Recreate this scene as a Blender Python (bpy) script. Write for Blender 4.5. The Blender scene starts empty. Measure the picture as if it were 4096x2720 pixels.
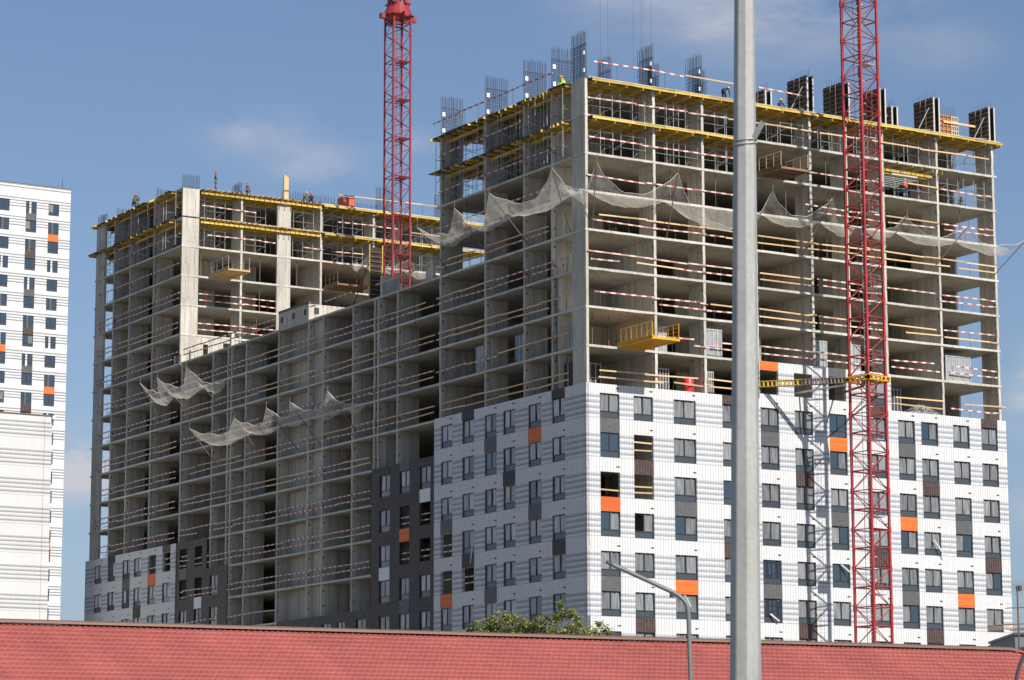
import bpy, math, random
from mathutils import Matrix, Vector
random.seed(7)
S = bpy.context.scene
col = S.collection
# ------------------------------------------------------------------ camera (fitted to the slab lines of the photograph)
F_PX, PITCH, ROLL, YAW = 10981.67, math.radians(9.7507), math.radians(-0.1331), math.radians(58.6989)
Z0 = 33.73                        # height of the slab "0" above the ground
CAM = (-111.633, -172.703, Z0 - 32.027)
def ray(x, y):
    X = (x-2048)/F_PX; Y = -(y-1360)/F_PX
    cr, sr = math.cos(ROLL), math.sin(ROLL); X, Y = cr*X-sr*Y, sr*X+cr*Y
    cp, sp = math.cos(PITCH), math.sin(PITCH)
    f = cp-Y*sp; u = sp+Y*cp
    return (f*math.cos(YAW)+X*math.sin(YAW), f*math.sin(YAW)-X*math.cos(YAW), u)
def on_v(x, y, v):                # pixel -> point on the plane y = v
    d = ray(x, y); t = (v-CAM[1])/d[1]; return (CAM[0]+t*d[0], v, CAM[2]+t*d[2])
def on_u(x, y, u):
    d = ray(x, y); t = (u-CAM[0])/d[0]; return (u, CAM[1]+t*d[1], CAM[2]+t*d[2])
def on_z(x, y, z):
    d = ray(x, y); t = (z-CAM[2])/d[2]; return (CAM[0]+t*d[0], CAM[1]+t*d[1], z)
def at_d(x, y, D):
    d = ray(x, y); t = D/math.hypot(d[0], d[1]); return (CAM[0]+t*d[0], CAM[1]+t*d[1], CAM[2]+t*d[2])
def fl(i): return Z0+3.0*i        # top of slab i

cd = bpy.data.cameras.new('camera'); cam = bpy.data.objects.new('camera', cd); col.objects.link(cam)
cd.sensor_width = 36.0; cd.lens = F_PX/4096*36.0; cd.clip_start = 0.5; cd.clip_end = 6000
cd.dof.use_dof = True; cd.dof.focus_distance = 206; cd.dof.aperture_fstop = 9.0
fw = Vector((math.cos(YAW)*math.cos(PITCH), math.sin(YAW)*math.cos(PITCH), math.sin(PITCH)))
rt = Vector((math.sin(YAW), -math.cos(YAW), 0)); up = rt.cross(fw)
ax = rt*math.cos(ROLL)+up*math.sin(ROLL); ay = up*math.cos(ROLL)-rt*math.sin(ROLL)
M = Matrix((ax, ay, -fw)).transposed().to_4x4(); M.translation = Vector(CAM)
cam.matrix_world = M; S.camera = cam
S.render.resolution_x = 1024; S.render.resolution_y = 680

# ------------------------------------------------------------------ sky, sun, exposure
SUN_EL, SUN_OFF = math.radians(37.5), math.radians(-3.0)
W = bpy.data.worlds.new('World'); S.world = W; W.use_nodes = True
nt = W.node_tree; nt.nodes.clear()
def N(t, typ, **kw):
    n = t.nodes.new(typ)
    for k, v in kw.items():
        if k == 'ins':
            for i, x in v.items():
                if isinstance(x, bpy.types.NodeSocket): t.links.new(x, n.inputs[i])
                else: n.inputs[i].default_value = x
        else: setattr(n, k, v)
    return n
sky = N(nt, 'ShaderNodeTexSky', sky_type='NISHITA', sun_disc=False, sun_elevation=SUN_EL, sun_rotation=math.radians(180)+SUN_OFF,
        altitude=150, air_density=1.0, dust_density=0.35, ozone_density=2.2)
tc = N(nt, 'ShaderNodeTexCoord')
def Mth(t, op, a, b=None, c=None, clamp=False):
    ins = {0: a}
    if b is not None: ins[1] = b
    if c is not None: ins[2] = c
    return N(t, 'ShaderNodeMath', operation=op, use_clamp=clamp, ins=ins).outputs[0]
sep = N(nt, 'ShaderNodeSeparateXYZ', ins={0: tc.outputs['Generated']})
az = Mth(nt, 'MULTIPLY', Mth(nt, 'ARCTAN2', sep.outputs[0], sep.outputs[1]), 57.2958)
el = Mth(nt, 'MULTIPLY', Mth(nt, 'ARCSINE', sep.outputs[2]), 57.2958)
cv = N(nt, 'ShaderNodeCombineXYZ', ins={0: Mth(nt, 'MULTIPLY', az, 0.16), 1: Mth(nt, 'MULTIPLY', el, 0.42), 2: 0.3})
n1 = N(nt, 'ShaderNodeTexNoise', ins={'Vector': cv.outputs[0], 'Scale': 1.7, 'Detail': 7.0, 'Roughness': 0.55})
n2 = N(nt, 'ShaderNodeTexNoise', ins={'Vector': cv.outputs[0], 'Scale': 0.33, 'Detail': 3.0})
mask = Mth(nt, 'MULTIPLY', Mth(nt, 'SUBTRACT', n2.outputs[0], 0.62), 1.1, clamp=True)
for a0, e0, wa, we, k in ((25.8, 14.05, 1.0, .42, .75), (27.3, 13.35, 1.0, .38, .6), (22.2, 7.1, .9, .55, 3.0), (42.5, 8.5, .7, .65, 2.6), (36.6, 16.4, 2.6, .75, .85),
                          (40.5, 15.6, 1.2, .5, .2), (42.5, 6.1, .8, .5, .55), (33.6, 16.9, 1.2, .3, .5), (29.2, 13.9, .5, .3, .4)):
    q = Mth(nt, 'POWER', Mth(nt, 'DIVIDE', Mth(nt, 'SUBTRACT', az, a0), wa), 2.0)
    q2 = Mth(nt, 'POWER', Mth(nt, 'DIVIDE', Mth(nt, 'SUBTRACT', el, e0), we), 2.0)
    g = Mth(nt, 'MULTIPLY', Mth(nt, 'EXPONENT', Mth(nt, 'MULTIPLY', Mth(nt, 'ADD', q, q2), -1.0)), k)
    mask = Mth(nt, 'ADD', mask, g)
shape = Mth(nt, 'MULTIPLY', Mth(nt, 'SUBTRACT', n1.outputs[0], 0.39), 4.2, clamp=True)
cl = Mth(nt, 'MULTIPLY', mask, shape, clamp=True)
cmix = N(nt, 'ShaderNodeMixRGB', ins={0: cl, 1: sky.outputs[0], 2: (6.2, 6.3, 6.9, 1)})
tint = N(nt, 'ShaderNodeVectorMath', operation='MULTIPLY', ins={0: sky.outputs[0], 1: (.96, .99, 1.07)})
hz = Mth(nt, 'MULTIPLY', Mth(nt, 'EXPONENT', Mth(nt, 'DIVIDE', Mth(nt, 'MAXIMUM', el, 0.0), -8.0)), .92)
cmix = N(nt, 'ShaderNodeMixRGB', ins={0: hz, 1: tint.outputs[0], 2: (2.7, 3.5, 4.85, 1)})
cmix = N(nt, 'ShaderNodeMixRGB', ins={0: cl, 1: cmix.outputs[0], 2: (6.2, 6.3, 6.9, 1)})
bg = N(nt, 'ShaderNodeBackground', ins={0: cmix.outputs[0], 1: 0.078})
out = N(nt, 'ShaderNodeOutputWorld', ins={0: bg.outputs[0]})
sl = bpy.data.lights.new('sun', 'SUN'); so = bpy.data.objects.new('sun', sl); col.objects.link(so)
sl.energy = 4.9; sl.angle = math.radians(0.53); sl.color = (1.0, 0.955, 0.88)
tdir = Vector((math.sin(SUN_OFF)*math.cos(SUN_EL), math.cos(SUN_OFF)*math.cos(SUN_EL), -math.sin(SUN_EL)))
so.rotation_euler = tdir.to_track_quat('-Z', 'Y').to_euler(); so.location = (0, -200, 200)
vs = S.view_settings; vs.view_transform = 'Standard'; vs.look = 'None'; vs.exposure = 0.25; vs.gamma = 1.0; vs.use_curve_mapping = False
S.render.engine = 'CYCLES'

# ------------------------------------------------------------------ materials
MAT = {}
def newmat(name):
    m = bpy.data.materials.new(name); m.use_nodes = True; t = m.node_tree
    b = t.nodes['Principled BSDF']; MAT[name] = m; return m, t, b
def rgb(c): return (c[0], c[1], c[2], 1)
def plain(name, c, rough=0.6, metal=0.0, var=0.12, scale=3.0, spec=0.4, perobj=0.0, bump=0.0):
    m, t, b = newmat(name)
    g = N(t, 'ShaderNodeNewGeometry')
    n = N(t, 'ShaderNodeTexNoise', ins={'Vector': g.outputs['Position'], 'Scale': scale, 'Detail': 5.0})
    f = Mth(t, 'ADD', Mth(t, 'MULTIPLY', n.outputs[0], var*2), 1-var)
    if perobj:
        oi = N(t, 'ShaderNodeObjectInfo')
        f = Mth(t, 'MULTIPLY', f, Mth(t, 'ADD', Mth(t, 'MULTIPLY', oi.outputs['Random'], perobj*2), 1-perobj))
    mx = N(t, 'ShaderNodeVectorMath', operation='SCALE', ins={0: c, 'Scale': f})
    t.links.new(mx.outputs[0], b.inputs['Base Color'])
    b.inputs['Roughness'].default_value = rough; b.inputs['Metallic'].default_value = metal
    b.inputs['Specular IOR Level'].default_value = spec
    if bump:
        bp = N(t, 'ShaderNodeBump', ins={'Height': n.outputs[0], 'Strength': bump, 'Distance': 0.02}); t.links.new(bp.outputs[0], b.inputs['Normal'])
    return m
def concrete(name, c, joint=True):
    m, t, b = newmat(name)
    g = N(t, 'ShaderNodeNewGeometry'); p = g.outputs['Position']
    sp = N(t, 'ShaderNodeSeparateXYZ', ins={0: p})
    big = N(t, 'ShaderNodeTexNoise', ins={'Vector': p, 'Scale': 0.35, 'Detail': 6.0, 'Roughness': 0.62})
    fine = N(t, 'ShaderNodeTexNoise', ins={'Vector': p, 'Scale': 5.0, 'Detail': 6.0, 'Roughness': 0.7})
    st = N(t, 'ShaderNodeVectorMath', operation='MULTIPLY', ins={0: p, 1: (2.6, 2.6, 0.16)})
    streak = N(t, 'ShaderNodeTexNoise', ins={'Vector': st.outputs[0], 'Scale': 1.0, 'Detail': 4.0})
    f = Mth(t, 'ADD', 0.32, Mth(t, 'MULTIPLY', big.outputs[0], 0.75))
    f = Mth(t, 'ADD', f, Mth(t, 'MULTIPLY', Mth(t, 'SUBTRACT', fine.outputs[0], 0.5), 0.55))
    f = Mth(t, 'ADD', f, Mth(t, 'SUBTRACT', Mth(t, 'MULTIPLY', streak.outputs[0], 0.75), .175))
    if joint == 'slab':
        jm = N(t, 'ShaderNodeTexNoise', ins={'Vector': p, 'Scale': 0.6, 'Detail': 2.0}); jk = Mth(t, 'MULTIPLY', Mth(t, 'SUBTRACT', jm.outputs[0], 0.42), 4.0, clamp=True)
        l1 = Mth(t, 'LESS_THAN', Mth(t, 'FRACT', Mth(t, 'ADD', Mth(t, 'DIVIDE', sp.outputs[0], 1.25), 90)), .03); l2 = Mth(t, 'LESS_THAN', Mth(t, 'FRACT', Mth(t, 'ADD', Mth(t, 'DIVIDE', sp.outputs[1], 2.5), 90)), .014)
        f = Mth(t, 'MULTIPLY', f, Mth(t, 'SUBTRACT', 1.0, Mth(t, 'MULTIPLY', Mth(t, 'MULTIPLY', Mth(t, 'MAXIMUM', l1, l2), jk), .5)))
    elif joint:
        s = Mth(t, 'ADD', sp.outputs[0], sp.outputs[1])
        fr = Mth(t, 'FRACT', Mth(t, 'DIVIDE', s, 0.93))
        ln = Mth(t, 'LESS_THAN', Mth(t, 'ABSOLUTE', Mth(t, 'SUBTRACT', fr, 0.5)), 0.042)
        jm = N(t, 'ShaderNodeTexNoise', ins={'Vector': p, 'Scale': 0.7, 'Detail': 2.0})
        ln = Mth(t, 'MULTIPLY', ln, Mth(t, 'MULTIPLY', Mth(t, 'SUBTRACT', jm.outputs[0], 0.36), 3.4, clamp=True))
        f = Mth(t, 'MULTIPLY', f, Mth(t, 'SUBTRACT', 1.0, Mth(t, 'MULTIPLY', ln, 0.62)))
        vo = N(t, 'ShaderNodeTexVoronoi', ins={'Vector': p, 'Scale': 2.6})
        dot = Mth(t, 'LESS_THAN', vo.outputs['Distance'], 0.12)
        f = Mth(t, 'MULTIPLY', f, Mth(t, 'SUBTRACT', 1.0, Mth(t, 'MULTIPLY', dot, 0.55)))
    oi = N(t, 'ShaderNodeObjectInfo'); f = Mth(t, 'MULTIPLY', f, Mth(t, 'ADD', .92, Mth(t, 'MULTIPLY', oi.outputs['Random'], .2)))
    mx = N(t, 'ShaderNodeVectorMath', operation='SCALE', ins={0: c, 'Scale': f})
    t.links.new(mx.outputs[0], b.inputs['Base Color']); b.inputs['Roughness'].default_value = 0.9
    bp = N(t, 'ShaderNodeBump', ins={'Height': fine.outputs[0], 'Strength': 0.5, 'Distance': 0.03}); t.links.new(bp.outputs[0], b.inputs['Normal'])
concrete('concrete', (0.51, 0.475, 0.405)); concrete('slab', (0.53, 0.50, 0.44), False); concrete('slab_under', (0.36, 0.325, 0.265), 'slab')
def tiled(name, base, grout, stripes, phase=0.0, tw=0.25, th=3.0/35, thin=False, var=0.06, gw=(.075, .13)):
    m, t, b = newmat(name)
    g = N(t, 'ShaderNodeNewGeometry'); p = g.outputs['Position']; sp = N(t, 'ShaderNodeSeparateXYZ', ins={0: p})
    s = Mth(t, 'ADD', sp.outputs[0], sp.outputs[1]); z = Mth(t, 'SUBTRACT', sp.outputs[2], Z0+phase)
    fr = Mth(t, 'FRACT', Mth(t, 'ADD', Mth(t, 'DIVIDE', z, 3.0), 60.0))     # 0..1 inside a storey, 1 = slab level
    c = N(t, 'ShaderNodeCombineXYZ', ins={0: Mth(t, 'FLOOR', Mth(t, 'DIVIDE', s, tw)), 1: Mth(t, 'FLOOR', Mth(t, 'DIVIDE', z, th)), 2: 0.0})
    wn = N(t, 'ShaderNodeTexWhiteNoise', noise_dimensions='2D', ins={'Vector': c.outputs[0]})
    fx = Mth(t, 'FRACT', Mth(t, 'ADD', Mth(t, 'DIVIDE', s, tw), 4000)); fz = Mth(t, 'FRACT', Mth(t, 'ADD', Mth(t, 'DIVIDE', z, th), 4000))
    gl = Mth(t, 'MAXIMUM', Mth(t, 'LESS_THAN', fx, gw[0]), Mth(t, 'LESS_THAN', fz, gw[1]))
    v = Mth(t, 'ADD', Mth(t, 'MULTIPLY', wn.outputs[0], var*2), 1-var)
    dirt = N(t, 'ShaderNodeTexNoise', ins={'Vector': p, 'Scale': 0.25, 'Detail': 5.0})
    v = Mth(t, 'MULTIPLY', v, Mth(t, 'ADD', 0.9, Mth(t, 'MULTIPLY', dirt.outputs[0], 0.18)))
    colr = N(t, 'ShaderNodeRGB'); colr.outputs[0].default_value = rgb(base); cur = colr.outputs[0]
    if stripes:
        band = Mth(t, 'MULTIPLY', Mth(t, 'GREATER_THAN', fr, 0.125), Mth(t, 'LESS_THAN', fr, 0.785))
        k = Mth(t, 'FRACT', Mth(t, 'ADD', Mth(t, 'DIVIDE', Mth(t, 'SUBTRACT', fr, 0.785), 5.0/35), 20.0))
        r = N(t, 'ShaderNodeValToRGB', ins={0: k}); r.color_ramp.interpolation = 'CONSTANT'
        e = r.color_ramp.elements
        if thin == 'soft': seq = ((0, (.24, .24, .24)), (.25, (.37, .37, .37)), (.45, (.50, .50, .495)), (.6, base), (.999, base))
        elif thin: seq = ((0, (.17, .17, .175)), (.25, (.30, .30, .31)), (.42, (.48, .48, .48)), (.55, base), (.999, base))
        else: seq = ((0, (.33, .34, .37)), (.31, (.48, .49, .51)), (.60, base), (.999, base))
        while len(e) < len(seq): e.new(0.5)
        for i, (pp, cc) in enumerate(seq): e[i].position = pp; e[i].color = rgb(cc)
        mx = N(t, 'ShaderNodeMixRGB', ins={0: band, 1: cur, 2: r.outputs[0]}); cur = mx.outputs[0]
    mg = N(t, 'ShaderNodeMixRGB', ins={0: gl, 1: cur, 2: rgb(grout)})
    sc = N(t, 'ShaderNodeVectorMath', operation='SCALE', ins={0: mg.outputs[0], 'Scale': v})
    t.links.new(sc.outputs[0], b.inputs['Base Color']); b.inputs['Roughness'].default_value = 0.55; b.inputs['Specular IOR Level'].default_value = 0.3
    bp = N(t, 'ShaderNodeBump', ins={'Height': Mth(t, 'SUBTRACT', 1.0, gl), 'Strength': 0.4, 'Distance': 0.008}); t.links.new(bp.outputs[0], b.inputs['Normal'])
tiled('tile_white', (.70, .70, .685), (.24, .24, .255), True, gw=(.11, .19))
tiled('tile_far', (.66, .66, .65), (.50, .50, .50), True, thin=True, tw=0.5, th=0.6, var=.03, gw=(.06, .06))
tiled('tile_plain', (.60, .60, .59), (.53, .53, .525), True, thin='soft', tw=0.5, th=0.6, var=.015, gw=(.05, .05))
tiled('tile_dark', (.050, .042, .042), (.022, .02, .02), False, var=0.35)
tiled('tile_brown', (.048, .020, .017), (.20, .18, .175), False, var=0.25, gw=(.08, .10))
tiled('tile_brown_shade', (.05, .04, .038), (.03, .03, .03), False, var=0.2)
tiled('tile_grey', (.088, .088, .092), (.15, .15, .155), False, var=0.15)
tiled('tile_orange', (.68, .155, .03), (.55, .11, .025), False, th=0.6, tw=50, var=0.03)
tiled('tile_whiteplain', (.78, .78, .77), (.45, .45, .46), False)
plain('frame', (.028, .034, .042), 0.4, var=.05)
m, t, b = newmat('glass'); b.inputs['Base Color'].default_value = (.020, .034, .052, 1); b.inputs['Roughness'].default_value = .03; b.inputs['IOR'].default_value = 2.1
gw = N(t, 'ShaderNodeNewGeometry'); gn = N(t, 'ShaderNodeTexNoise', ins={'Vector': gw.outputs['Position'], 'Scale': .8}); gb = N(t, 'ShaderNodeBump', ins={'Height': gn.outputs[0], 'Strength': .05, 'Distance': .05}); t.links.new(gb.outputs[0], b.inputs['Normal'])
m, t, b = newmat('spandrel'); b.inputs['Base Color'].default_value = (.052, .062, .072, 1); b.inputs['Roughness'].default_value = .12; b.inputs['IOR'].default_value = 1.6
# plastic film behind the panes
m, t, b = newmat('film'); g = N(t, 'ShaderNodeTexCoord'); oi = N(t, 'ShaderNodeObjectInfo')
v = N(t, 'ShaderNodeVectorMath', operation='MULTIPLY', ins={0: g.outputs['Object'], 1: (7, 7, .7)})
va = N(t, 'ShaderNodeVectorMath', operation='ADD', ins={0: v.outputs[0], 1: N(t, 'ShaderNodeCombineXYZ', ins={0: Mth(t, 'MULTIPLY', oi.outputs['Random'], 40), 2: oi.outputs['Random']}).outputs[0]})
n = N(t, 'ShaderNodeTexNoise', ins={'Vector': va.outputs[0], 'Scale': 1.0, 'Detail': 5.0, 'Distortion': 1.0})
r = N(t, 'ShaderNodeValToRGB', ins={0: n.outputs[0]}); r.color_ramp.elements[0].position = .3; r.color_ramp.elements[0].color = (.105, .115, .125, 1); r.color_ramp.elements[1].position = .74; r.color_ramp.elements[1].color = (.29, .295, .30, 1)
sc = N(t, 'ShaderNodeVectorMath', operation='SCALE', ins={0: r.outputs[0], 'Scale': Mth(t, 'ADD', .75, Mth(t, 'MULTIPLY', oi.outputs['Random'], .45))})
t.links.new(sc.outputs[0], b.inputs['Base Color']); b.inputs['Roughness'].default_value = .35
bp = N(t, 'ShaderNodeBump', ins={'Height': n.outputs[0], 'Strength': .6, 'Distance': .1}); t.links.new(bp.outputs[0], b.inputs['Normal'])
plain('steel_red_light', (.285, .030, .036), 0.42, var=.2, scale=1.5, perobj=.1)
plain('steel_red', (.35, .036, .038), 0.42, var=.25, scale=1.5, perobj=.12)
plain('steel_darkred', (.22, .02, .022), 0.5, var=.3, scale=1.5)
plain('steel_grey', (.45, .46, .47), 0.45, metal=.4, var=.15)
plain('galv_tube', (.36, .37, .38), 0.5, metal=.2, var=.15)
plain('rod_dark', (.06, .055, .052), 0.7, var=.2)
plain('rebar', (.030, .032, .042), 0.7, var=.25)
plain('pole_rust', (.16, .12, .10), 0.7, var=.3)
plain('yellow_beam', (.60, .405, .08), 0.65, var=.35, scale=2.0, perobj=.25)
plain('beam_end', (.62, .25, .06), 0.6, var=.2)
plain('tie_yellow', (.40, .28, .05), 0.6, var=.35, scale=3)
plain('yellow_paint', (.72, .37, .02), 0.45, var=.2)
plain('wood', (.60, .40, .21), 0.7, var=.2, scale=2.0, perobj=.22)
plain('wood_dark', (.23, .145, .085), 0.8, var=.35, scale=2.0, perobj=.2)
plain('ply', (.10, .085, .07), 0.7, var=.35, perobj=.25)
plain('ply_light', (.52, .48, .42), 0.7, var=.2)
plain('form_black', (.055, .045, .037), 0.7, var=.4)
plain('form_rib', (.25, .175, .105), 0.7, var=.4)
plain('form_orange', (.62, .20, .06), 0.6, var=.2)
plain('orange_box', (.58, .11, .05), 0.5, var=.15)
plain('white_plastic', (.82, .82, .82), 0.4, var=.05)
plain('bluish', (.16, .21, .25), 0.3, var=.25)
plain('pack_film', (.30, .31, .32), 0.3, var=.35, scale=2.5)
plain('pack_bar', (.5, .51, .52), 0.4, var=.15)
plain('red_plastic', (.62, .04, .03), 0.4, var=.15)
plain('strut_blue', (.12, .15, .30), 0.5, var=.1)
plain('ground', (.23, .215, .185), 0.95, var=.3, scale=.2, bump=.4)
plain('wall_beige', (.40, .35, .28), 0.9, var=.1, scale=.5)
plain('ridge_brown', (.155, .085, .060), 0.55, var=.2, scale=2.0)
plain('grey_house', (.16, .17, .19), 0.8, var=.15, scale=.5)
plain('bark', (.07, .055, .04), 0.95, var=.35, scale=4)
plain('lamp_tube', (.17, .175, .175), 0.5, metal=.2, var=.15)
plain('lamp_dark', (.075, .078, .08), 0.45, metal=.2, var=.2)
plain('antenna', (.16, .11, .08), 0.7, var=.3)
plain('rope', (.10, .11, .13), 0.6, var=.1)
plain('skin', (.50, .30, .22), 0.6, var=.08)
for nm, c in (('cloth_camo', (.13, .135, .12)), ('cloth_dark', (.035, .04, .05)), ('cloth_blue', (.10, .14, .20)), ('cloth_orange', (.75, .13, .03)), ('cloth_lime', (.55, .75, .08))): plain(nm, c, .9, var=.4, scale=9)
for nm, c in (('helmet_red', (.75, .03, .02)), ('helmet_yellow', (.70, .42, .03)), ('helmet_orange', (.85, .22, .03))): plain(nm, c, .35, var=.03)
m = MAT['film'].copy(); m.name = 'film_skylit'; MAT['film_skylit'] = m  # same plastic, lightened: sky reflection on the shaded face painted into the colour
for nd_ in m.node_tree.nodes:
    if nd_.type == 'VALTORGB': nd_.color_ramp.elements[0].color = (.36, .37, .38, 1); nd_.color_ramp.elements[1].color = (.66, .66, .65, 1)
# red pressed-metal tiles
m, t, b = newmat('roof_red'); g = N(t, 'ShaderNodeNewGeometry'); oi = N(t, 'ShaderNodeObjectInfo')
n = N(t, 'ShaderNodeTexNoise', ins={'Vector': g.outputs['Position'], 'Scale': .55, 'Detail': 6.0}); n3 = N(t, 'ShaderNodeTexNoise', ins={'Vector': g.outputs['Position'], 'Scale': 14.0, 'Detail': 3.0})
shx = N(t, 'ShaderNodeTexWhiteNoise', noise_dimensions='1D', ins={'W': Mth(t, 'FLOOR', Mth(t, 'DIVIDE', N(t, 'ShaderNodeSeparateXYZ', ins={0: g.outputs['Position']}).outputs[0], 1.1))})
f = Mth(t, 'ADD', Mth(t, 'ADD', .62, Mth(t, 'MULTIPLY', shx.outputs[0], .12)), Mth(t, 'ADD', Mth(t, 'MULTIPLY', n.outputs[0], .42), Mth(t, 'ADD', Mth(t, 'MULTIPLY', n3.outputs[0], .12), Mth(t, 'MULTIPLY', g.outputs['Random Per Island'], .12))))
sc = N(t, 'ShaderNodeVectorMath', operation='SCALE', ins={0: (.315, .082, .070), 'Scale': f})
vo = N(t, 'ShaderNodeTexVoronoi', ins={'Vector': g.outputs['Position'], 'Scale': 1.9}); dk = Mth(t, 'LESS_THAN', vo.outputs['Distance'], .055)
mg = N(t, 'ShaderNodeMixRGB', ins={0: dk, 1: sc.outputs[0], 2: (.10, .07, .045, 1)})
t.links.new(mg.outputs[0], b.inputs['Base Color']); b.inputs['Roughness'].default_value = .6; b.inputs['Specular IOR Level'].default_value = .3
# boards: object X runs along the board
def board(name, a, bcol, period):
    m, t, b = newmat(name); g = N(t, 'ShaderNodeTexCoord'); sp = N(t, 'ShaderNodeSeparateXYZ', ins={0: g.outputs['Object']}); oi = N(t, 'ShaderNodeObjectInfo')
    k = Mth(t, 'FRACT', Mth(t, 'ADD', Mth(t, 'DIVIDE', sp.outputs[0], period), Mth(t, 'ADD', oi.outputs['Random'], 50)))
    n = N(t, 'ShaderNodeTexNoise', ins={'Vector': N(t, 'ShaderNodeNewGeometry').outputs['Position'], 'Scale': 3.0, 'Detail': 4.0})
    mx = N(t, 'ShaderNodeMixRGB', ins={0: Mth(t, 'LESS_THAN', k, .52), 1: rgb(a), 2: rgb(bcol)})
    sc = N(t, 'ShaderNodeVectorMath', operation='SCALE', ins={0: mx.outputs[0], 'Scale': Mth(t, 'ADD', .72, Mth(t, 'MULTIPLY', n.outputs[0], .5))})
    fd = N(t, 'ShaderNodeMixRGB', ins={0: Mth(t, 'MULTIPLY', Mth(t, 'FRACT', Mth(t, 'MULTIPLY', oi.outputs['Random'], 7.3)), .5), 1: sc.outputs[0], 2: (.46, .36, .26, 1)})
    t.links.new(fd.outputs[0], b.inputs['Base Color']); b.inputs['Roughness'].default_value = .65
board('board_rw', (.66, .63, .57), (.42, .065, .065), .95); board('board_pink', (.78, .62, .50), (.55, .20, .16), 1.6); board('board_mast', (.8, .78, .74), (.55, .04, .04), .7)
# net
m, t, b = newmat('net'); g = N(t, 'ShaderNodeNewGeometry')
n = N(t, 'ShaderNodeTexNoise', ins={'Vector': g.outputs['Position'], 'Scale': 1.2, 'Detail': 5.0}); n4 = N(t, 'ShaderNodeTexNoise', ins={'Vector': N(t, 'ShaderNodeVectorMath', operation='MULTIPLY', ins={0: g.outputs['Position'], 1: (3, 3, 14)}).outputs[0], 'Scale': 1.0, 'Detail': 3.0})
a = Mth(t, 'ADD', Mth(t, 'MULTIPLY', n.outputs[0], .55), Mth(t, 'MULTIPLY', n4.outputs[0], .35))
b.inputs['Base Color'].default_value = (.90, .86, .78, 1); b.inputs['Roughness'].default_value = .8
tr = N(t, 'ShaderNodeBsdfTransparent'); tl = N(t, 'ShaderNodeBsdfTranslucent', ins={0: (.92, .87, .77, 1)})
m1 = N(t, 'ShaderNodeMixShader', ins={0: .6, 1: b.outputs[0], 2: tl.outputs[0]}); m2 = N(t, 'ShaderNodeMixShader', ins={0: Mth(t, 'MULTIPLY', Mth(t, 'SUBTRACT', a, .08), .82, clamp=True), 1: tr.outputs[0], 2: m1.outputs[0]})
t.links.new(m2.outputs[0], t.nodes['Material Output'].inputs[0])
# galvanised pole
m, t, b = newmat('galv'); g = N(t, 'ShaderNodeNewGeometry'); vo = N(t, 'ShaderNodeTexVoronoi', ins={'Vector': g.outputs['Position'], 'Scale': 28.0}); n = N(t, 'ShaderNodeTexNoise', ins={'Vector': N(t, 'ShaderNodeVectorMath', operation='MULTIPLY', ins={0: g.outputs['Position'], 1: (6, 6, 1.2)}).outputs[0], 'Scale': 1.6, 'Detail': 5.0})
f = Mth(t, 'ADD', Mth(t, 'MULTIPLY', vo.outputs['Color'], .16), Mth(t, 'ADD', .66, Mth(t, 'MULTIPLY', n.outputs[0], .4)))
sc = N(t, 'ShaderNodeVectorMath', operation='SCALE', ins={0: (.375, .375, .355), 'Scale': f}); t.links.new(sc.outputs[0], b.inputs['Base Color']); b.inputs['Roughness'].default_value = .5; b.inputs['Metallic'].default_value = .15
# leaves
m, t, b = newmat('leaf'); g = N(t, 'ShaderNodeNewGeometry'); r = N(t, 'ShaderNodeValToRGB', ins={0: g.outputs['Random Per Island']}); e = r.color_ramp.elements
e[0].color = (.04, .065, .012, 1); e[1].color = (.42, .34, .04, 1); x = e.new(.5); x.color = (.10, .135, .02, 1); x = e.new(.78); x.color = (.23, .23, .03, 1)
t.links.new(r.outputs[0], b.inputs['Base Color']); b.inputs['Roughness'].default_value = .5
tl = N(t, 'ShaderNodeBsdfTranslucent', ins={0: r.outputs[0]}); mxs = N(t, 'ShaderNodeMixShader', ins={0: .3, 1: b.outputs[0], 2: tl.outputs[0]}); t.links.new(mxs.outputs[0], t.nodes['Material Output'].inputs[0])

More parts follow.
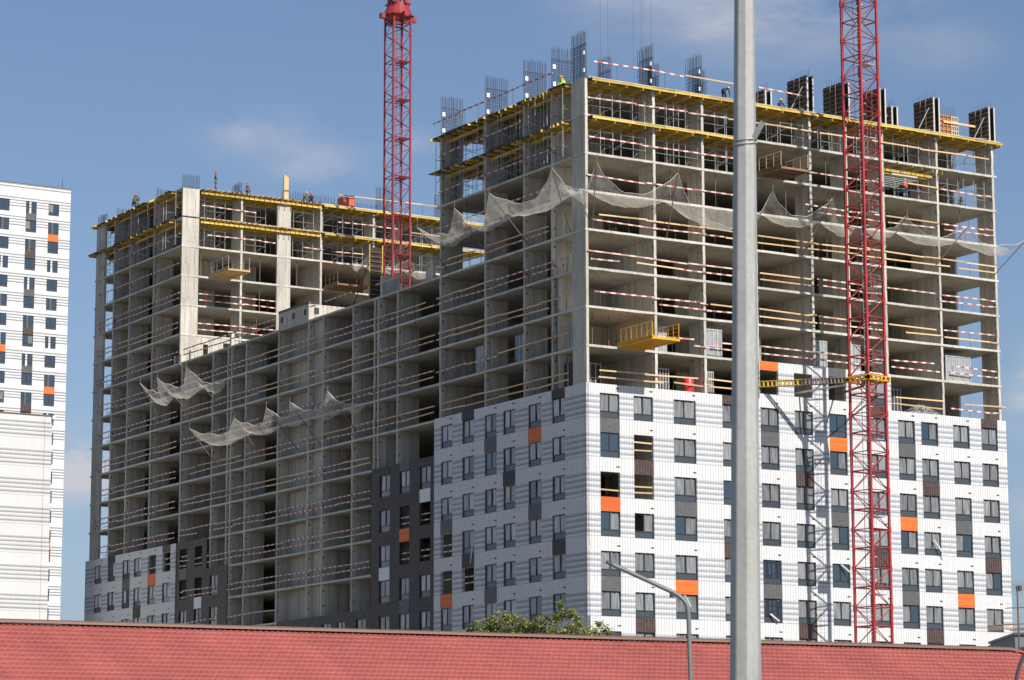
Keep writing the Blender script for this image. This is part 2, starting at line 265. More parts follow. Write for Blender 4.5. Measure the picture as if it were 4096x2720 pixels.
# ------------------------------------------------------------------ building blocks
WL = {}                             # world location of every object that can parent another
class MB:
    def __init__(s): s.v = []; s.f = []; s.mi = []; s.cur = 0
    def quad(s, a, b, c, d): n = len(s.v); s.v += [a, b, c, d]; s.f.append((n, n+1, n+2, n+3)); s.mi.append(s.cur)
    def box(s, x0, x1, y0, y1, z0, z1):
        n = len(s.v); s.v += [(x, y, z) for z in (z0, z1) for y in (y0, y1) for x in (x0, x1)]
        for f in ((0, 2, 3, 1), (4, 5, 7, 6), (0, 1, 5, 4), (2, 6, 7, 3), (0, 4, 6, 2), (1, 3, 7, 5)): s.f.append(tuple(n+i for i in f)); s.mi.append(s.cur)
    def bar(s, p, q, r, n=4, r2=None, cap=True):
        p = Vector(p); q = Vector(q); d = (q-p)
        if d.length < 1e-6: return
        d.normalize(); a = d.orthogonal().normalized() if abs(d.z) < .99 else Vector((1, 0, 0)); a = (a-d*a.dot(d)).normalized(); b = d.cross(a)
        if r2 is None: r2 = r
        k = len(s.v); off = math.pi/n
        for c, rr in ((p, r), (q, r2)):
            for i in range(n):
                w = off+2*math.pi*i/n; s.v.append(tuple(c+a*math.cos(w)*rr+b*math.sin(w)*rr))
        for i in range(n): s.f.append((k+i, k+(i+1) % n, k+n+(i+1) % n, k+n+i)); s.mi.append(s.cur)
        if cap: s.f.append(tuple(k+i for i in reversed(range(n)))); s.f.append(tuple(k+n+i for i in range(n))); s.mi += [s.cur, s.cur]
    def tube(s, pts, r, n=8):
        for a, b in zip(pts, pts[1:]): s.bar(a, b, r, n)
    def sweep(s, pts, r, n=12):
        pts = [Vector(p) for p in pts]; a = None; rows = []
        for i, p in enumerate(pts):
            d = (pts[min(i+1, len(pts)-1)]-pts[max(i-1, 0)]).normalized()
            a = d.orthogonal().normalized() if a is None else (a-d*a.dot(d)).normalized()
            b = d.cross(a); rows.append([tuple(p+(a*math.cos(2*math.pi*k/n)+b*math.sin(2*math.pi*k/n))*r) for k in range(n+1)])
        s.grid(rows)
    def grid(s, P):                 # P[i][j] points
        n = len(s.v); w = len(P[0])
        for row in P: s.v += [tuple(p) for p in row]
        for i in range(len(P)-1):
            for j in range(w-1): a = n+i*w+j; s.f.append((a, a+1, a+w+1, a+w)); s.mi.append(s.cur)
    def mesh(s, name, mats, smooth=False):
        me = bpy.data.meshes.new(name); me.from_pydata(s.v, [], s.f)
        for x in (mats if isinstance(mats, (list, tuple)) else [mats]): me.materials.append(MAT[x])
        if any(s.mi): me.polygons.foreach_set('material_index', s.mi)
        if smooth: me.polygons.foreach_set('use_smooth', [True]*len(me.polygons))
        me.update(); return me
    def build(s, name, mats, parent=None, smooth=False, base=False):
        if not s.v: return None
        lo = [min(p[i] for p in s.v) for i in range(3)]; hi = [max(p[i] for p in s.v) for i in range(3)]
        c = [(lo[i]+hi[i])/2 for i in range(3)]
        if base: c[2] = lo[2]
        s.v = [(p[0]-c[0], p[1]-c[1], p[2]-c[2]) for p in s.v]
        return put(name, s.mesh(name, mats, smooth), c, parent)
def put(name, me, loc, parent=None, rot=None):
    o = bpy.data.objects.new(name, me); col.objects.link(o); WL[o] = tuple(loc)
    if parent is not None:
        o.parent = parent; pl = WL[parent]; o.location = (loc[0]-pl[0], loc[1]-pl[1], loc[2]-pl[2])
    else: o.location = loc
    if rot: o.rotation_euler = rot
    return o
def tag(o, label=None, cat=None, group=None, kind=None):
    for k, v in (('label', label), ('category', cat), ('group', group), ('kind', kind)):
        if v: o[k] = v
    return o
def root(name, loc, label, cat, group=None): return tag(put(name, None, loc), label, cat, group)
CACHE = {}
def bx(name, mat, x0, x1, y0, y1, z0, z1, parent=None):
    key = (name, mat, round(x1-x0, 3), round(y1-y0, 3), round(z1-z0, 3))
    if key not in CACHE:
        m = MB(); a, b, c = (x1-x0)/2, (y1-y0)/2, (z1-z0)/2; m.box(-a, a, -b, b, -c, c); CACHE[key] = m.mesh(name, mat)
    return put(name, CACHE[key], ((x0+x1)/2, (y0+y1)/2, (z0+z1)/2), parent)
def rod(name, mat, p, q, r, parent=None, n=6):
    m = MB(); m.bar(p, q, r, n); return m.build(name, mat, parent)

# ------------------------------------------------------------------ ground
m = MB(); m.quad((-3000, -3000, 0), (3000, -3000, 0), (3000, 3000, 0), (-3000, 3000, 0)); g = m.build('ground', 'ground'); tag(g, kind='structure')

# ------------------------------------------------------------------ facade kit; face 'S' = plane y=const looking at -y (sunny), 'L' = plane x=const looking at -x (shade)
def P3(face, a, d, z): return (a, d, z) if face == 'S' else (d, a, z)
def clad(name, mat, face, a0, a1, z0, z1, plane, openings, parent, depth=0.27, ends=True):
    m = MB()
    zs = sorted({z0, z1} | {z for o in openings for z in (o[2], o[3]) if z0 < z < z1})
    for za, zb in zip(zs, zs[1:]):
        cuts = sorted([(o[0], o[1]) for o in openings if o[2] <= za+1e-6 and o[3] >= zb-1e-6]); a = a0
        for c in cuts+[(a1, a1)]:
            if c[0] > a+1e-6: m.quad(P3(face, a, plane, za), P3(face, c[0], plane, za), P3(face, c[0], plane, zb), P3(face, a, plane, zb))
            a = c[1]
    q = plane+depth
    for o0, o1, p0, p1 in openings:
        p0 = max(p0, z0); p1 = min(p1, z1)
        for (A, ZA, B, ZB) in ((o0, p0, o0, p1), (o1, p1, o1, p0), (o0, p1, o1, p1), (o1, p0, o0, p0)):
            m.quad(P3(face, A, plane, ZA), P3(face, A, q, ZA), P3(face, B, q, ZB), P3(face, B, plane, ZB))
    m.quad(P3(face, a0, plane, z1), P3(face, a1, plane, z1), P3(face, a1, q, z1), P3(face, a0, q, z1))
    if ends:
        for a in (a0, a1): m.quad(P3(face, a, plane, z0), P3(face, a, plane, z1), P3(face, a, q, z1), P3(face, a, q, z0))
    return m.build(name, mat, parent)
FILM = []
for k in range(5):
    m = MB(); rows = []
    for i in range(13):
        x = -.5+i/12; rows.append([])
        for j in range(5):
            zz = -.5+j/4; s = math.sin(i*1.9+k*2+j*.55)*.035+math.sin(i*.8+k+j*.3)*.03
            pin = 1-.16*abs(zz+.1*k-.2)*(1 if k % 2 else -.2)
            rows[-1].append((x*pin, s, zz))
    m.grid(rows); FILM.append((m.mesh('film', 'film', True), m.mesh('film', 'film_skylit', True)))
FRM = {}
def frame_mesh(w, h, tr, mull=True):
    key = (round(w, 3), round(h, 3), round(tr, 3), mull)
    if key not in FRM:
        m = MB(); a, b, t = w/2, h/2, .07
        m.box(-a, -a+t, -.04, .04, -b, b); m.box(a-t, a, -.04, .04, -b, b); m.box(-a+t, a-t, -.04, .04, b-t, b); m.box(-a+t, a-t, -.04, .04, -b, -b+t)
        m.box(-a+t, a-t, -.045, .035, -b+tr-.035, -b+tr+.035)
        if mull: m.box(-.045, .045, -.045, .035, -b+tr+.035, b-t)
        FRM[key] = m.mesh('window', 'frame')
    return FRM[key]
PANE = {}
def pane_mesh(w, h, mat):
    key = (round(w, 3), round(h, 3), mat)
    if key not in PANE: m = MB(); m.box(-w/2, w/2, -.008, .008, -h/2, h/2); PANE[key] = m.mesh('pane', mat)
    return PANE[key]
def window(face, a0, a1, z0, z1, plane, parent, style=None, mull=True):
    w, h = a1-a0, z1-z0; tr = h*.275; d = plane+.13; rz = 0 if face == 'S' else -math.pi/2
    c = (a0+a1)/2
    o = put('window', frame_mesh(w, h, tr, mull), P3(face, c, d, (z0+z1)/2), parent, (0, 0, rz))
    def child(nm, me, da, dd, z, sc=None):
        k = bpy.data.objects.new(nm, me); col.objects.link(k); k.parent = o; k.location = (da, dd, z)
        if sc: k.scale = sc
        return k
    style = style or random.choices(('FF', 'FG', 'GF', 'GG'), (90, 4, 4, 2))[0]
    ph = h-tr-.105; zc = (-h/2+tr+.035+h/2-.07)/2
    if mull:
        pw = w/2-.07-.045
        for sgn, s in ((-1, style[0]), (1, style[1])):
            x = sgn*(pw/2+.045)
            if s == 'G': child('pane', pane_mesh(pw, ph, 'glass'), x, 0, zc)
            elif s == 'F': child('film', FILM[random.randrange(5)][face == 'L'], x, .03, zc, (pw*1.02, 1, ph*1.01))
    else: child('pane', pane_mesh(w-.14, ph, 'glass' if style[0] == 'G' else 'spandrel'), 0, 0, zc)
    child('pane', pane_mesh(w-.14, tr-.105, 'spandrel'), 0, 0, -h/2+(tr+.035)/2)
    return o
VENT = MB(); VENT.box(-.14, .14, -.012, .012, -.055, .055); VENT = VENT.mesh('vent', 'rod_dark')
def facade(bld, face, plane, a0, a1, ztop, zbot, cols, rows, mat, opens=(), panels=(), styles={}, top_panels=(), depth=.27, ends=True, off=0.0, vents=True, clad_name='cladding'):
    """cols: list of (a0,a1); rows: storey numbers k (window just below slab k); opens: set of (col,row) without window; panels: (col,row)->material under that window"""
    ops = []
    for ci, (c0, c1) in enumerate(cols):
        for k in rows:
            zt, zb = fl(k)-.70+off, fl(k)-2.60+off
            if zb < zbot or zt > ztop: continue
            ops.append((c0, c1, zb, zt))
            if (ci, k) not in opens: window(face, c0, c1, zb, zt, plane, bld, styles.get((ci, k)))
            if vents: put('vent', VENT, P3(face, c1-.18 if face == 'S' else c0+.18, plane-.006, zt+.42), bld, (0, 0, 0 if face == 'S' else math.pi/2))
    clad(clad_name, mat, face, a0, a1, zbot, ztop, plane, ops, bld, depth, ends)
    for (ci, k, pm) in panels:
        c0, c1 = cols[ci]; zt, zb = fl(k)-2.60+off, fl(k-1)-.70+off
        p0, p1 = plane-.022, plane+.10
        if face == 'S': bx('infill_panel', pm, c0, c1, p0, p1, zb, zt, bld)
        else: bx('infill_panel', pm, p0, p1, c0, c1, zb, zt, bld)
    for (ci, k, pm) in top_panels:      # panel between the slab line and the window under it
        c0, c1 = cols[ci]; zt, zb = ztop+.004, fl(k)-.70+off
        if face == 'S': bx('infill_panel', pm, c0, c1, plane-.022, plane+.1, zb, zt, bld)
        else: bx('infill_panel', pm, plane-.022, plane+.1, c0, c1, zb, zt, bld)
RAILPOST = MB(); RAILPOST.bar((0, 0, 0), (0, 0, 1.28), .016, 4); RAILPOST = RAILPOST.mesh('rail_post', 'rod_dark')
BD = {}
def board_obj(bld, face, a0, a1, d, z, mat, dz=0.0):
    L = a1-a0; key = (round(L, 2), mat)
    if key not in BD: m = MB(); m.box(-L/2, L/2, -.02, .02, -.055, .055); BD[key] = m.mesh('guard_rail', mat)
    c = P3(face, (a0+a1)/2, d, z); rz = 0 if face == 'S' else math.pi/2
    o = put('guard_rail', BD[key], c, bld); o.rotation_euler = (0, math.atan2(dz, L), rz); return o
def rails(bld, face, i, a0, a1, style='rw', hs=(1.15, .6), d=-.07, posts=True, seglen=5.9):
    for h in hs:
        a = a0+random.uniform(0, .25)
        while a < a1-.8:
            if random.random() < .07: a += random.uniform(.6, 2.0); continue
            L = min(round(random.uniform(seglen-1.4, seglen)*2)/2, a1-a)
            st = style if style in ('rw', 'wood', 'pink') else random.choice(('rw', 'rw', 'wood') if style == 'mix' else ('wood', 'wood', 'rw'))
            mat = {'rw': 'board_rw', 'wood': 'wood', 'pink': 'board_pink'}[st]
            board_obj(bld, face, a, a+L, d-random.choice((0, .045)), fl(i)+h+random.uniform(-.04, .04), mat, random.choice((0, .03, -.05, .1, -.09)))
            a += L-random.uniform(-.12, .35)
    if posts:
        a = a0+.6
        while a < a1-.2:
            o = put('rail_post', RAILPOST, P3(face, a, d+.05, fl(i)-.01), bld); o.rotation_euler = (random.uniform(-.03, .03), random.uniform(-.03, .03), 0)
            a += random.uniform(1.6, 2.4)
def piers(bld, face, pos, floors, depth=2.0, th=.23, d0=0.0, mat='concrete'):
    for i in floors:
        for p in pos:
            if face == 'S': bx('wall_pier', mat, p, p+th, d0, d0+depth, fl(i)-.003, fl(i+1)-.177, bld)
            else: bx('wall_pier', mat, d0, d0+depth, p, p+th, fl(i)-.003, fl(i+1)-.177, bld)
PIER = {}
def pier(bld, face, p, depth, z0, z1, d0=0.0, th=.23):
    """cross wall: thin, deep, with two dark tie pockets near its free edge and a slightly ragged edge"""
    k = random.randrange(4); key = (face, round(depth, 2), round(th, 3), round(z1-z0, 3), k)
    if key not in PIER:
        m = MB(); h = z1-z0; r = random.Random(k*7+int(depth*10)); n = 7
        prof = [r.uniform(-.03, .025) for _ in range(n+1)]
        def P(a, d, z): return (a-th/2, d-depth/2, z-h/2) if face == 'S' else (d-depth/2, a-th/2, z-h/2)
        for i in range(n):
            za, zb = h*i/n, h*(i+1)/n; e0, e1 = prof[i], prof[i+1]
            m.quad(P(0, e0, za), P(0, e1, zb), P(th, e1, zb), P(th, e0, za))
            for a in (0, th): m.quad(P(a, e0, za), P(a, depth, za), P(a, depth, zb), P(a, e1, zb))
        m.quad(P(0, depth, 0), P(th, depth, 0), P(th, depth, h), P(0, depth, h)); m.quad(P(0, 0, 0), P(th, 0, 0), P(th, depth, 0), P(0, depth, 0)); m.quad(P(0, 0, h), P(th, 0, h), P(th, depth, h), P(0, depth, h))
        m.cur = 1
        for zz in (h*.27+r.uniform(-.1, .1), h*.78+r.uniform(-.1, .1)):
            q0, q1 = P(-.012, .13, zz), P(.03, .26, zz+.16); m.box(min(q0[0], q1[0]), max(q0[0], q1[0]), min(q0[1], q1[1]), max(q0[1], q1[1]), q0[2], q1[2])
        PIER[key] = m.mesh('wall_pier', ['concrete', 'rod_dark'])
    c = (p+th/2, d0+depth/2, (z0+z1)/2) if face == 'S' else (d0+depth/2, p+th/2, (z0+z1)/2)
    return put('wall_pier', PIER[key], c, bld)
def slab_rough(bld, i, x0, x1, y0, y1, th=.18):
    """slab with uneven, slightly wavy outer edges on the two seen sides"""
    m = MB(); top = fl(i); n = max(2, int((x1-x0)/.8)); k = max(2, int((y1-y0)/.8)); r = random.Random(i*91+int(x1*7)+int(y0))
    e = lambda: r.uniform(-.035, .02)
    loop = [(x0+(x1-x0)*a/n, y0+e()) for a in range(n+1)]+[(x1, y0+(y1-y0)*a/3) for a in range(1, 4)]+[(x1+(x0-x1)*a/3, y1) for a in range(1, 4)]+[(x0+e(), y1+(y0-y1)*a/k) for a in range(1, k)]
    c = len(loop); dz = [r.uniform(-.02, .02) for _ in loop]
    m.v = [(x, y, top) for x, y in loop]+[(x, y, top-th+z) for (x, y), z in zip(loop, dz)]
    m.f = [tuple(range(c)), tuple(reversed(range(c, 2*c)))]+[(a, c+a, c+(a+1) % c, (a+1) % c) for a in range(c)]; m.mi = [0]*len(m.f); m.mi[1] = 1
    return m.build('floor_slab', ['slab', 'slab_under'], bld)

# ================================================================== RIGHT TOWER
RT = root('apartment_tower', (20.6, 11.4, 0), 'tall concrete frame tower, lower half clad in white striped tiles, orange and grey panels', 'building', 'sections of the apartment block under construction')
XW, YW = 41.2, 22.9
for i in range(-10, 8):
    slab_rough(RT, i, -.04, XW+.1 if i < 7 else XW+.3, -.03, YW)
SW = [0.0, 6.29, 10.93, 16.0, 21.6, 25.27, 29.09, 34.86, 40.97]     # cross walls on the sunny face
LW = [4.77, 8.92, 14.95, 22.25]                                      # cross walls on the shaded face
for i in range(0, 8):
    deep = {6.29, 21.6, 34.86} if i < 4 else set()
    for p in SW[1:]:
        pier(RT, 'S', p, 6.7 if p in deep else 2.0, fl(i)-.003, fl(i+1)-.177)
    for p in LW:
        pier(RT, 'L', p, 4.2 if (p == 22.25 and i < 4) else 2.1, fl(i)-.003, fl(i+1)-.177)
    bx('wall_pier', 'concrete', 0, .23, 0, 1.95, fl(i)-.003, fl(i+1)-.177, RT)                     # corner wall
    if i < 3: bx('wall_pier', 'concrete', .23, 1.6, 4.2, 4.43, fl(i)-.003, fl(i+1)-.177, RT)
    # inner partitions
    for a, b in ((3.9, 6.29), (12.9, 14.6), (19.6, 21.5), (27.5, 29.0)) if i < 4 else ((4.6, 6.0), (19.8, 21.0)):
        bx('partition_wall', 'concrete', a, b, 6.7, 6.88, fl(i)-.003, fl(i+1)-.177, RT)
    bx('partition_wall', 'concrete', 9.2, 39.5, 17.0, 17.2, fl(i)-.003, fl(i+1)-.177, RT)
    bx('partition_wall', 'concrete', 9.0, 9.18, 9.5, 22.4, fl(i)-.003, fl(i+1)-.177, RT)
    bx('partition_wall', 'concrete', 4.9, 40.0, 22.5, 22.7, fl(i)-.003, fl(i+1)-.177, RT)
    bx('wall_pier', 'concrete', 40.97, 41.2, 5.1, 22.4, fl(i)-.003, fl(i+1)-.177, RT)
    bx('partition_wall', 'concrete', 37.6, 40.9, 6.7, 6.88, fl(i)-.003, fl(i+1)-.177, RT)
    bx('column', 'concrete', 8.3, 8.6, 4.0, 4.3, fl(i)-.003, fl(i+1)-.177, RT); bx('column', 'concrete', 13.6, 13.9, 4.0, 4.3, fl(i)-.003, fl(i+1)-.177, RT); bx('column', 'concrete', 31.5, 31.8, 4.0, 4.3, fl(i)-.003, fl(i+1)-.177, RT)
for p in SW[1:]: bx('wall_pier', 'concrete', p, p+.23, .12, 6.7, 0, fl(0)-.185, RT)
for p in LW: bx('wall_pier', 'concrete', .12, 4.2, p, p+.23, 0, fl(0)-.185, RT)
bx('partition_wall', 'concrete', 6.0, 40.9, 6.75, 6.95, 0, fl(0)-.185, RT); bx('partition_wall', 'concrete', 5.6, 5.8, 6.9, 22.7, 0, fl(0)-.185, RT)
bx('partition_wall', 'concrete', .3, 40.9, 22.5, 22.7, 0, fl(0)-.185, RT); bx('partition_wall', 'concrete', 41.0, 41.2, 0.2, 22.7, 0, fl(0)-.185, RT)
SC = [(1.04, 2.82), (4.11, 5.90), (7.82, 9.90), (12.42, 14.3), (16.1, 17.9), (19.47, 21.28), (22.9, 24.66), (27.0, 28.72), (29.92, 31.68), (32.34, 34.12), (35.70, 37.48), (38.75, 40.51)]
G, B_, O = 'tile_grey', 'tile_brown', 'tile_orange'
facade(RT, 'S', -.2, -.2, 41.45, fl(0), 0, SC, range(0, -10, -1), 'tile_white',
       opens={(1, -1), (0, -2), (1, -2)},
       panels=[(0, 0, G), (0, -2, O), (0, -4, G), (1, -1, B_), (1, -5, B_), (2, -2, G), (2, -4, O), (3, -3, B_), (4, 0, G), (4, -4, G), (5, -1, B_), (5, -5, B_), (6, 0, O), (6, -2, G), (7, -3, B_),
               (8, 0, G), (8, -2, O), (8, -4, G), (9, -1, B_), (9, -5, B_), (10, -2, G), (10, -4, O), (11, -3, B_)],
       top_panels=[(3, 0, B_), (11, 0, B_)], styles={(0, -1): 'GG', (0, 0): 'FF', (2, -3): 'GF', (0, -3): 'GF', (1, -3): 'OF', (3, -2): 'GG', (6, -1): 'GF', (6, 0): 'GG', (6, -3): 'FG', (6, -4): 'GG', (8, -3): 'GF', (8, -5): 'FG', (10, -3): 'FG', (11, -4): 'FG', (4, -5): 'GG'})
SC2 = [SC[4], SC[5], SC[6], SC[7]]
facade(RT, 'S', -.2, 16.05, 29.30, fl(1), fl(0)+.003, SC2, [1], 'tile_white', opens={(0, 1), (1, 1), (2, 1)}, top_panels=[(0, 1, O), (2, 1, G)], styles={(3, 1): 'FF'}, vents=False)
bx('infill_panel', B_, SC[7][0], SC[7][1], -.222, -.1, fl(0)-.70, fl(0)+.40, RT)
LC = [(20.0, 21.88), (16.5, 18.40), (12.97, 14.85), (10.12, 11.99), (6.26, 8.16), (2.81, 4.68)]
BS = 'tile_brown_shade'
facade(RT, 'L', -.2, -.2, 23.0, fl(0), 0, LC, range(0, -10, -1), 'tile_white', opens={(0, -3), (0, -4), (1, -4)},
       panels=[(0, -2, G), (0, -4, O), (1, -3, BS), (2, 0, G), (2, -4, G), (3, -1, BS), (4, 0, O), (4, -2, G), (5, -3, BS)], top_panels=[(1, 0, BS), (5, 0, BS)], styles={(5, -5): 'GG', (4, -2): 'GF', (1, -1): 'FG', (2, 0): 'FG'})
bx('cladding', 'tile_white', 41.2, 41.45, 0.08, 22.9, 0, fl(0), RT)
# planks across the openings left without windows
for (ci, k, hs) in ((1, -1, (1.35, .75)), (0, -2, (.55,)), (1, -2, (.95, .5))):
    for h in hs: board_obj(RT, 'S', SC[ci][0]+.01, SC[ci][1]-.01, .02, fl(k)-2.6+h, 'wood', random.uniform(-.04, .04))
for (ci, k, hs) in ((0, -3, (1.0, .5)), (0, -4, (1.2,)), (1, -4, (1.2, .7))):
    for h in hs: board_obj(RT, 'L', LC[ci][0]+.01, LC[ci][1]-.01, .0, fl(k)-2.6+h, 'board_rw', random.uniform(-.06, .06))
# torn strips of plastic film blowing out of a few windows
def strip(face, pts, w=.09):
    f = on_v if face == 'S' else on_u; P = [Vector(f(x, y, -.2-.06-.12*i)) for i, (x, y) in enumerate(pts)]; m = MB(); rows = []
    for i, p in enumerate(P):
        k = w*(1-.5*i/len(P)); a = Vector((k, 0, .02)) if face == 'S' else Vector((0, k, .02)); rows.append([tuple(p-a), tuple(p+Vector((0, -.03, 0))), tuple(p+a)])
    m.grid(rows); m.build('film_strip', 'film_skylit', RT, True)
strip('S', [(3735, 2160), (3752, 2180), (3766, 2205), (3783, 2222)]); strip('S', [(3365, 2258), (3385, 2275), (3402, 2290), (3410, 2308)]); strip('S', [(2738, 2380), (2752, 2402), (2764, 2428)], .06)
strip('L', [(1889, 2188), (1885, 2215), (1881, 2252)], .1); strip('S', [(3082, 2455), (3100, 2470), (3118, 2485)]); strip('S', [(3222, 1620), (3240, 1640), (3262, 1652)], .07)
# guard rails, sunny face
for i, lst in {0: ((.9, 10.7, 'wood', (1.1, .55)), (11.2, 15.9, 'wood', (1.1, .55)), (29.6, 34.9, 'wood', (1.15, .55)), (35.3, 41.6, 'wood', (1.15,)), (35.6, 41.0, 'rw', (.62,))),
               1: ((5.4, 16.0, 'pink', (1.15,)), (9.8, 16.0, 'rw', (.6,)), (16.2, 29.0, 'rw', (1.15, .6)), (29.4, 34.6, 'rw', (1.2, .65)), (35.4, 40.8, 'rw', (1.2, .65))),
               2: ((.7, 11.3, 'rw', (1.15,)), (11.3, 16.0, 'wood', (1.15,)), (6.6, 15.8, 'rw', (.6,)), (16.2, 22.0, 'wood', (1.15, .6)), (22.1, 29.0, 'pink', (1.15, .55)), (29.2, 35.0, 'wood', (1.15, .65)), (35.1, 41.0, 'rw', (1.15,)), (35.1, 41.1, 'wood', (.6,))),
               3: ((-.1, 15.9, 'pink', (1.2,)), (.2, 3.0, 'rw', (.65,)), (3.0, 9.0, 'wood', (.65,)), (9.0, 15.8, 'rw', (.6,)), (16.2, 21.7, 'wood', (1.15, .6)), (22.0, 29.0, 'rw', (1.15, .6)), (29.2, 34.4, 'rw', (1.15,)), (34.9, 40.9, 'rw', (1.15, .6))),
               4: ((-.4, 15.9, 'wood', (1.2,)), (.3, 13.0, 'rw', (.65,)), (13.0, 16.0, 'wood', (.65,)), (16.1, 41.1, 'wood', (1.15, .6))),
               5: ((0, 16.0, 'rw', (1.15,)), (21.0, 29.0, 'rw', (1.15, .7)), (29.3, 35.0, 'wood', (1.2,)), (29.3, 41.0, 'rw', (.7,)), (35.0, 41.0, 'rw', (1.2,))),
               6: ((0, 16.0, 'rw', (1.15,)), (20.3, 29.0, 'rw', (.95,)), (31.5, 35.0, 'wood', (1.2,)), (35.0, 40.9, 'rw', (1.1,))),
               7: ((.1, 13.5, 'rw', (1.35,)), (13.5, 40.6, 'wood', (1.35,)))}.items():
    for a0, a1, st, hs in lst: rails(RT, 'S', i, a0, a1, st, hs, posts=(hs[0] > 1))
for i, lst in {0: ((2.3, 22.0, 'wood', (1.15, .55)),), 1: ((2.2, 13.0, 'wood', (1.15,)), (13.0, 22.9, 'rw', (.95,))), 2: ((2.2, 22.9, 'wood', (1.15,)), (5.0, 22.9, 'wood', (.65,))), 3: ((2.0, 13.5, 'rw', (1.15,)), (13.5, 22.9, 'wood', (1.15,)), (2.6, 22.9, 'rw', (.65,))),
               4: ((5.0, 22.5, 'wood', (1.15,)), (5.0, 22.5, 'mix', (.65,))), 5: ((5.0, 22.8, 'mix', (1.1,)),), 6: ((3.5, 22.5, 'rw', (1.15,)),), 7: ((9.5, 22.6, 'rw', (1.3,)),)}.items():
    for a0, a1, st, hs in lst: rails(RT, 'L', i, a0, a1, st, hs)

# ================================================================== LOW WING
WG = root('apartment_wing', (7, 48, 0), 'long low concrete frame wing joining the two towers, dark brick base, in shade', 'building', 'sections of the apartment block under construction')
WW = [29.6, 33.05, 33.75, 37.7, 43.4, 46.25, 52.35, 59.2, 62.35, 63.15, 66.55, 73.8]
DP = {37.7: 4.0, 43.4: 5.0, 66.55: 4.2, 73.8: 4.5, 33.05: 3.0, 63.15: 2.6}
for i in range(-10, 5): slab_rough(WG, i, -.03, 14.0, 22.98, 74.1)
for i in range(-6, 4):
    for p in WW: pier(WG, 'L', p, DP.get(p, 2.1), fl(i)-.003, fl(i+1)-.177)
    bx('partition_wall', 'concrete', 1.3, 1.5, 46.5, 52.35, fl(i)-.003, fl(i+1)-.177, WG)
    bx('partition_wall', 'concrete', 10.6, 10.8, 23.0, 46.2, fl(i)-.003, fl(i+1)-.177, WG); bx('partition_wall', 'concrete', 10.6, 10.8, 52.6, 73.7, fl(i)-.003, fl(i+1)-.177, WG)
    bx('partition_wall', 'concrete', .55, .75, 44.6, 46.2, fl(i)-.003, fl(i+1)-.177, WG)
bx('partition_wall', 'concrete', 13.6, 13.8, 23.1, 74.0, 0, fl(4)-.185, WG)
for p in WW: bx('wall_pier', 'concrete', .12, 4.0, p, p+.23, 0, fl(-6)-.185, WG)
bx('partition_wall', 'concrete', 5.6, 5.8, 23.0, 73.9, 0, fl(-6)-.185, WG)
DC = [(30.69, 32.53), (27.28, 28.98), (23.74, 25.52)]
facade(WG, 'L', -.12, 23.05, 33.98, fl(-1), 0, DC, range(-1, -9, -1), 'tile_dark', opens={(1, -2), (2, -2), (1, -3), (2, -3)}, panels=[(2, -1, 'tile_whiteplain'), (1, -2, O), (0, -3, 'tile_whiteplain'), (1, -4, G)], top_panels=[(1, -1, G)])
facade(WG, 'L', -.12, 33.985, 51.9, fl(-5), 0, [(34.9, 36.65), (38.7, 40.2), (41.3, 43.0), (44.7, 45.9), (48.2, 50.0)], range(-5, -10, -1), 'tile_dark')
for (ci, k) in ((1, -2), (2, -2), (1, -3), (2, -3)):
    for h in (1.15, .65): board_obj(WG, 'L', DC[ci][0]+.01, DC[ci][1]-.01, .05, fl(k)-2.6+h-.2, 'board_rw', random.uniform(-.03, .03))
styles = {4: 'mix', 3: 'mix', 2: 'woodmix', 1: 'mix', 0: 'mix', -1: 'woodmix', -2: 'rw', -3: 'mix', -4: 'rw', -5: 'rw'}
for i, st in styles.items():
    hi = 73.5
    lo = 23.1 if i > -1 else (34.2 if i > -5 else 52.0)
    if i == 4: rails(WG, 'L', i, 24.0, 33.5, 'wood', (1.15,)); rails(WG, 'L', i, 38.0, 46.0, 'rw', (1.15,)); rails(WG, 'L', i, 53, hi, 'rw', (1.15, .6)); continue
    rails(WG, 'L', i, lo, hi, st, (1.15, .62) if i > -5 else (1.1,))
# stair head on the wing roof and stub walls
bx('roof_box', 'concrete', 0.0, 5.0, 46.4, 46.62, fl(4)-.003, fl(4.5), WG); bx('roof_box', 'concrete', 0.0, .22, 46.63, 52.5, fl(4)-.003, fl(4.5), WG); bx('roof_box', 'concrete', .23, 5.0, 52.3, 52.5, fl(4)-.003, fl(4.5), WG)
bx('roof_band', 'ply', -.03, .2, 46.37, 52.53, fl(4.5), fl(4.5)+.22, WG)
for y in (46.9, 49.2, 51.6): bx('painted_opening', 'form_black', -.012, .05, y, y+.45, fl(4)+.55, fl(4)+1.1, WG)  # dark blocks paint the shade of wall holes, nothing is cut
bx('painted_opening', 'form_black', .55, 1.05, 46.385, 46.45, fl(4)+.6, fl(4)+1.2, WG)
bx('wall_pier', 'concrete', .3, 2.1, 33.1, 33.35, fl(4)-.003, fl(4)+1.9, WG)
bx('wall_pier', 'concrete', .2, .5, 24.0, 25.2, fl(4)-.003, fl(4)+1.7, WG)
bx('wall_pier', 'concrete', .2, .5, 63.0, 63.4, fl(4)-.003, fl(4)+1.4, WG); bx('wall_pier', 'concrete', .2, .5, 72.3, 72.7, fl(4)-.003, fl(4)+1.0, WG)

